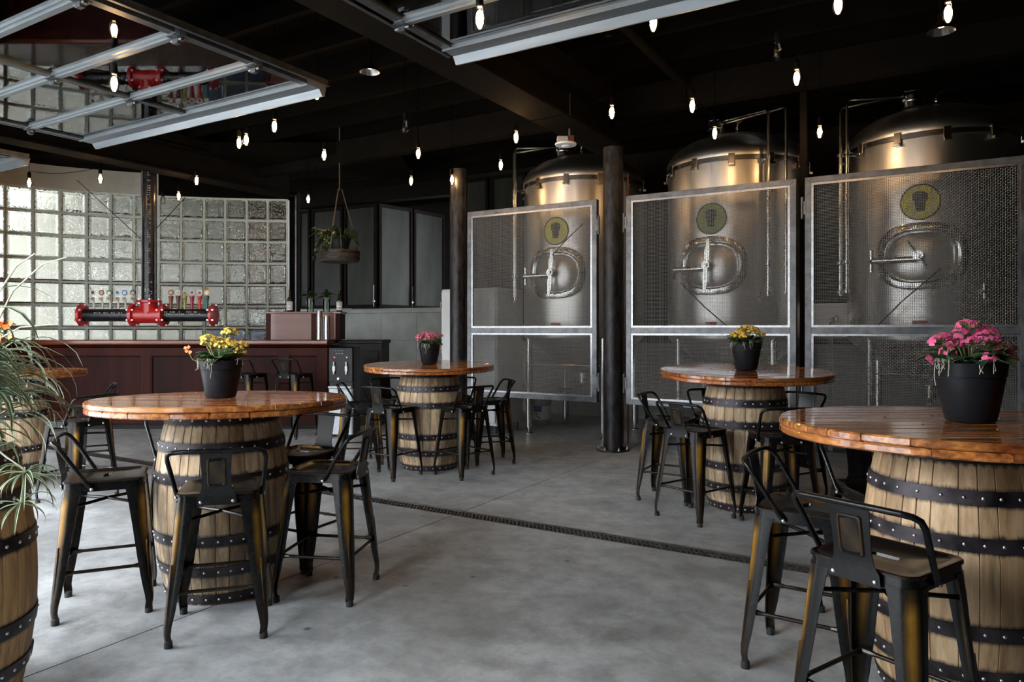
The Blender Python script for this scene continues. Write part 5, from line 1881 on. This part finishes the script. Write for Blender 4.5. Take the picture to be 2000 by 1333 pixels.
UNLIT = [(318, 390, ZB, 'small unlit bulb beside the tap tower pipe'), (1519, 97, ZB, 'unlit bulb high above the middle tank'), (791, 245, ZB, 'unlit bulb in the dark above the folding windows')]
tops = [bulb(*b_) for b_ in BULBS]
tops_u = [bulb(*b_, lit=False) for b_ in UNLIT]


def cord(idx, label, sag=0.10):
    ps = [tops[i] for i in idx]
    pt = []
    for q0, q1 in zip(ps[:-1], ps[1:]):
        n = 8
        for k in range(n):
            s = k / n
            v = q0.lerp(q1, s)
            v.z += 0.006 - sag * 4 * s * (1 - s) * 0.5
            pt.append(v)
    pt.append(ps[-1] + Vector((0, 0, 0.006)))
    pt = [pt[0] + Vector((0, 0, ZC - pt[0].z))] + pt + [pt[-1] + Vector((0, 0, ZC - pt[-1].z))]
    o = MB().tube(pt, 0.003, 6).build('light_string_cord', 'cord_black', None)
    tag(o, label, 'cord', 'cords of the string lights')


cord((1, 3, 5), 'black light string cord running to the gap between middle and right tanks')
cord((0, 4, 6), 'black light string cord running to the middle tank')
cord((7, 8, 9, 12), 'black light string cord above the left tank')
cord((10, 11), 'short black light string cord above the folding windows')
cord((15, 13, 14), 'black light string cord left of the big ceiling beam')
cord((16, 17, 18, 19), 'black light string cord running to the tap tower')
cord((20, 21), 'black light string cord over the left glass blocks')
for i, lb in ((2, 'at top right'), (22, 'at the left door rail'), (23, 'under the left door'), (24, 'under the centre door')):
    a_ = tops[i]
    o = MB().tube([a_, Vector((a_.x, a_.y, ZC if i in (2, 22) else 3.04))], 0.0025, 6).build('light_drop_cord', 'cord_black', None)
    tag(o, 'single black drop cord of the bulb ' + lb, 'cord')
for i, lb in ((0, 'beside the tap tower'), (1, 'above the middle tank'), (2, 'above the folding windows')):
    a_ = tops_u[i]
    o = MB().tube([a_, Vector((a_.x, a_.y, ZC))], 0.0025, 6).build('light_drop_cord', 'cord_black', None)
    tag(o, 'single black drop cord of the unlit bulb ' + lb, 'cord')


def dome_lamp(p, label):
    t = thing('dome_lamp', label, 'lamp', p, 0, 'small metal shade lamps')
    MB().lathe([(0.085, 0.0), (0.06, 0.035), (0.03, 0.06), (0.022, 0.075), (0.022, 0.11), (0.028, 0.112), (0.028, 0.056), (0.062, 0.031), (0.083, -0.002)][:5] , 28, capb=False).build('shade', 'stainless_polish', t)
    MB().lathe([(0.001, 0.030), (0.018, 0.032), (0.022, 0.042), (0.012, 0.055)], 20, capb=False).build('lamp', 'lamp_disc', t)
    MB().tube([(0, 0, 0.10), (0, 0, ZC - p[2])], 0.008, 8).build('stem', 'black_gloss', t)


Zl = (3.25 - HC) * F / (HZ - 62)
dome_lamp(W((1838 - 1000) / F * Zl, Zl, 3.25), 'small metal dome lamp at top right above the right tank')
Zl = (3.45 - HC) * F / (HZ - 141)
dome_lamp(W((722 - 1000) / F * Zl, Zl, 3.45), 'small bright dome lamp half hidden behind the big ceiling beam')

# ceiling detector on a conduit
Zl = 6.9
p = at(1105, 285, Zl)
dt = thing('ceiling_detector', 'white round detector with junction box hanging on a conduit above the left tank', 'detector', p, TH)
MB().lathe([(0.035, -0.012), (0.04, 0.0), (0.10, 0.004), (0.105, 0.018), (0.095, 0.028), (0.02, 0.03)], 28).build('disc', 'white_enamel', dt)
MB().bx(-0.085, 0.02, -0.05, 0.05, 0.028, 0.085).build('junction_box', 'galvanised', dt, smooth=0, bevel=0.006)
MB().bx(0.022, 0.075, -0.04, 0.04, 0.028, 0.09).build('bracket', 'copper_red', dt, smooth=0)
MB().tube([(0.035, 0, 0.08), (0.033, 0, ZC - p.z)], 0.011, 8).build('conduit', 'frame_steel', dt)

# red conduit pair right of the first pipe column
o = thing('red_conduit', 'thin reddish conduits behind the screens right of the pipe column', 'conduit', (-3.10, 7.60, 0))
for x in (0, 0.06):
    MB().tube([(x, 0, 0), (x, 0, 3.05)], 0.009, 8).build('pipe', 'copper_red', o)

# ventilation duct and pipes under the black ceiling
o = thing('sprinkler_pipe', 'black sprinkler pipe under the ceiling beside the big beam', 'pipe', (-2.2, 5.5, 3.72))
MB().tube([(0, -4, 0), (0, 3.4, 0)], 0.04, 12).build('main_pipe', 'black_paint', o)
for y in (-2.4, -0.4, 1.5):
    MB().tube([(0, y, 0), (0, y, -0.16)], 0.015, 8).lathe([(0.03, -0.18), (0.012, -0.16)], 12, (0, y, 0)).build('sprinkler_head', 'black_paint', o)
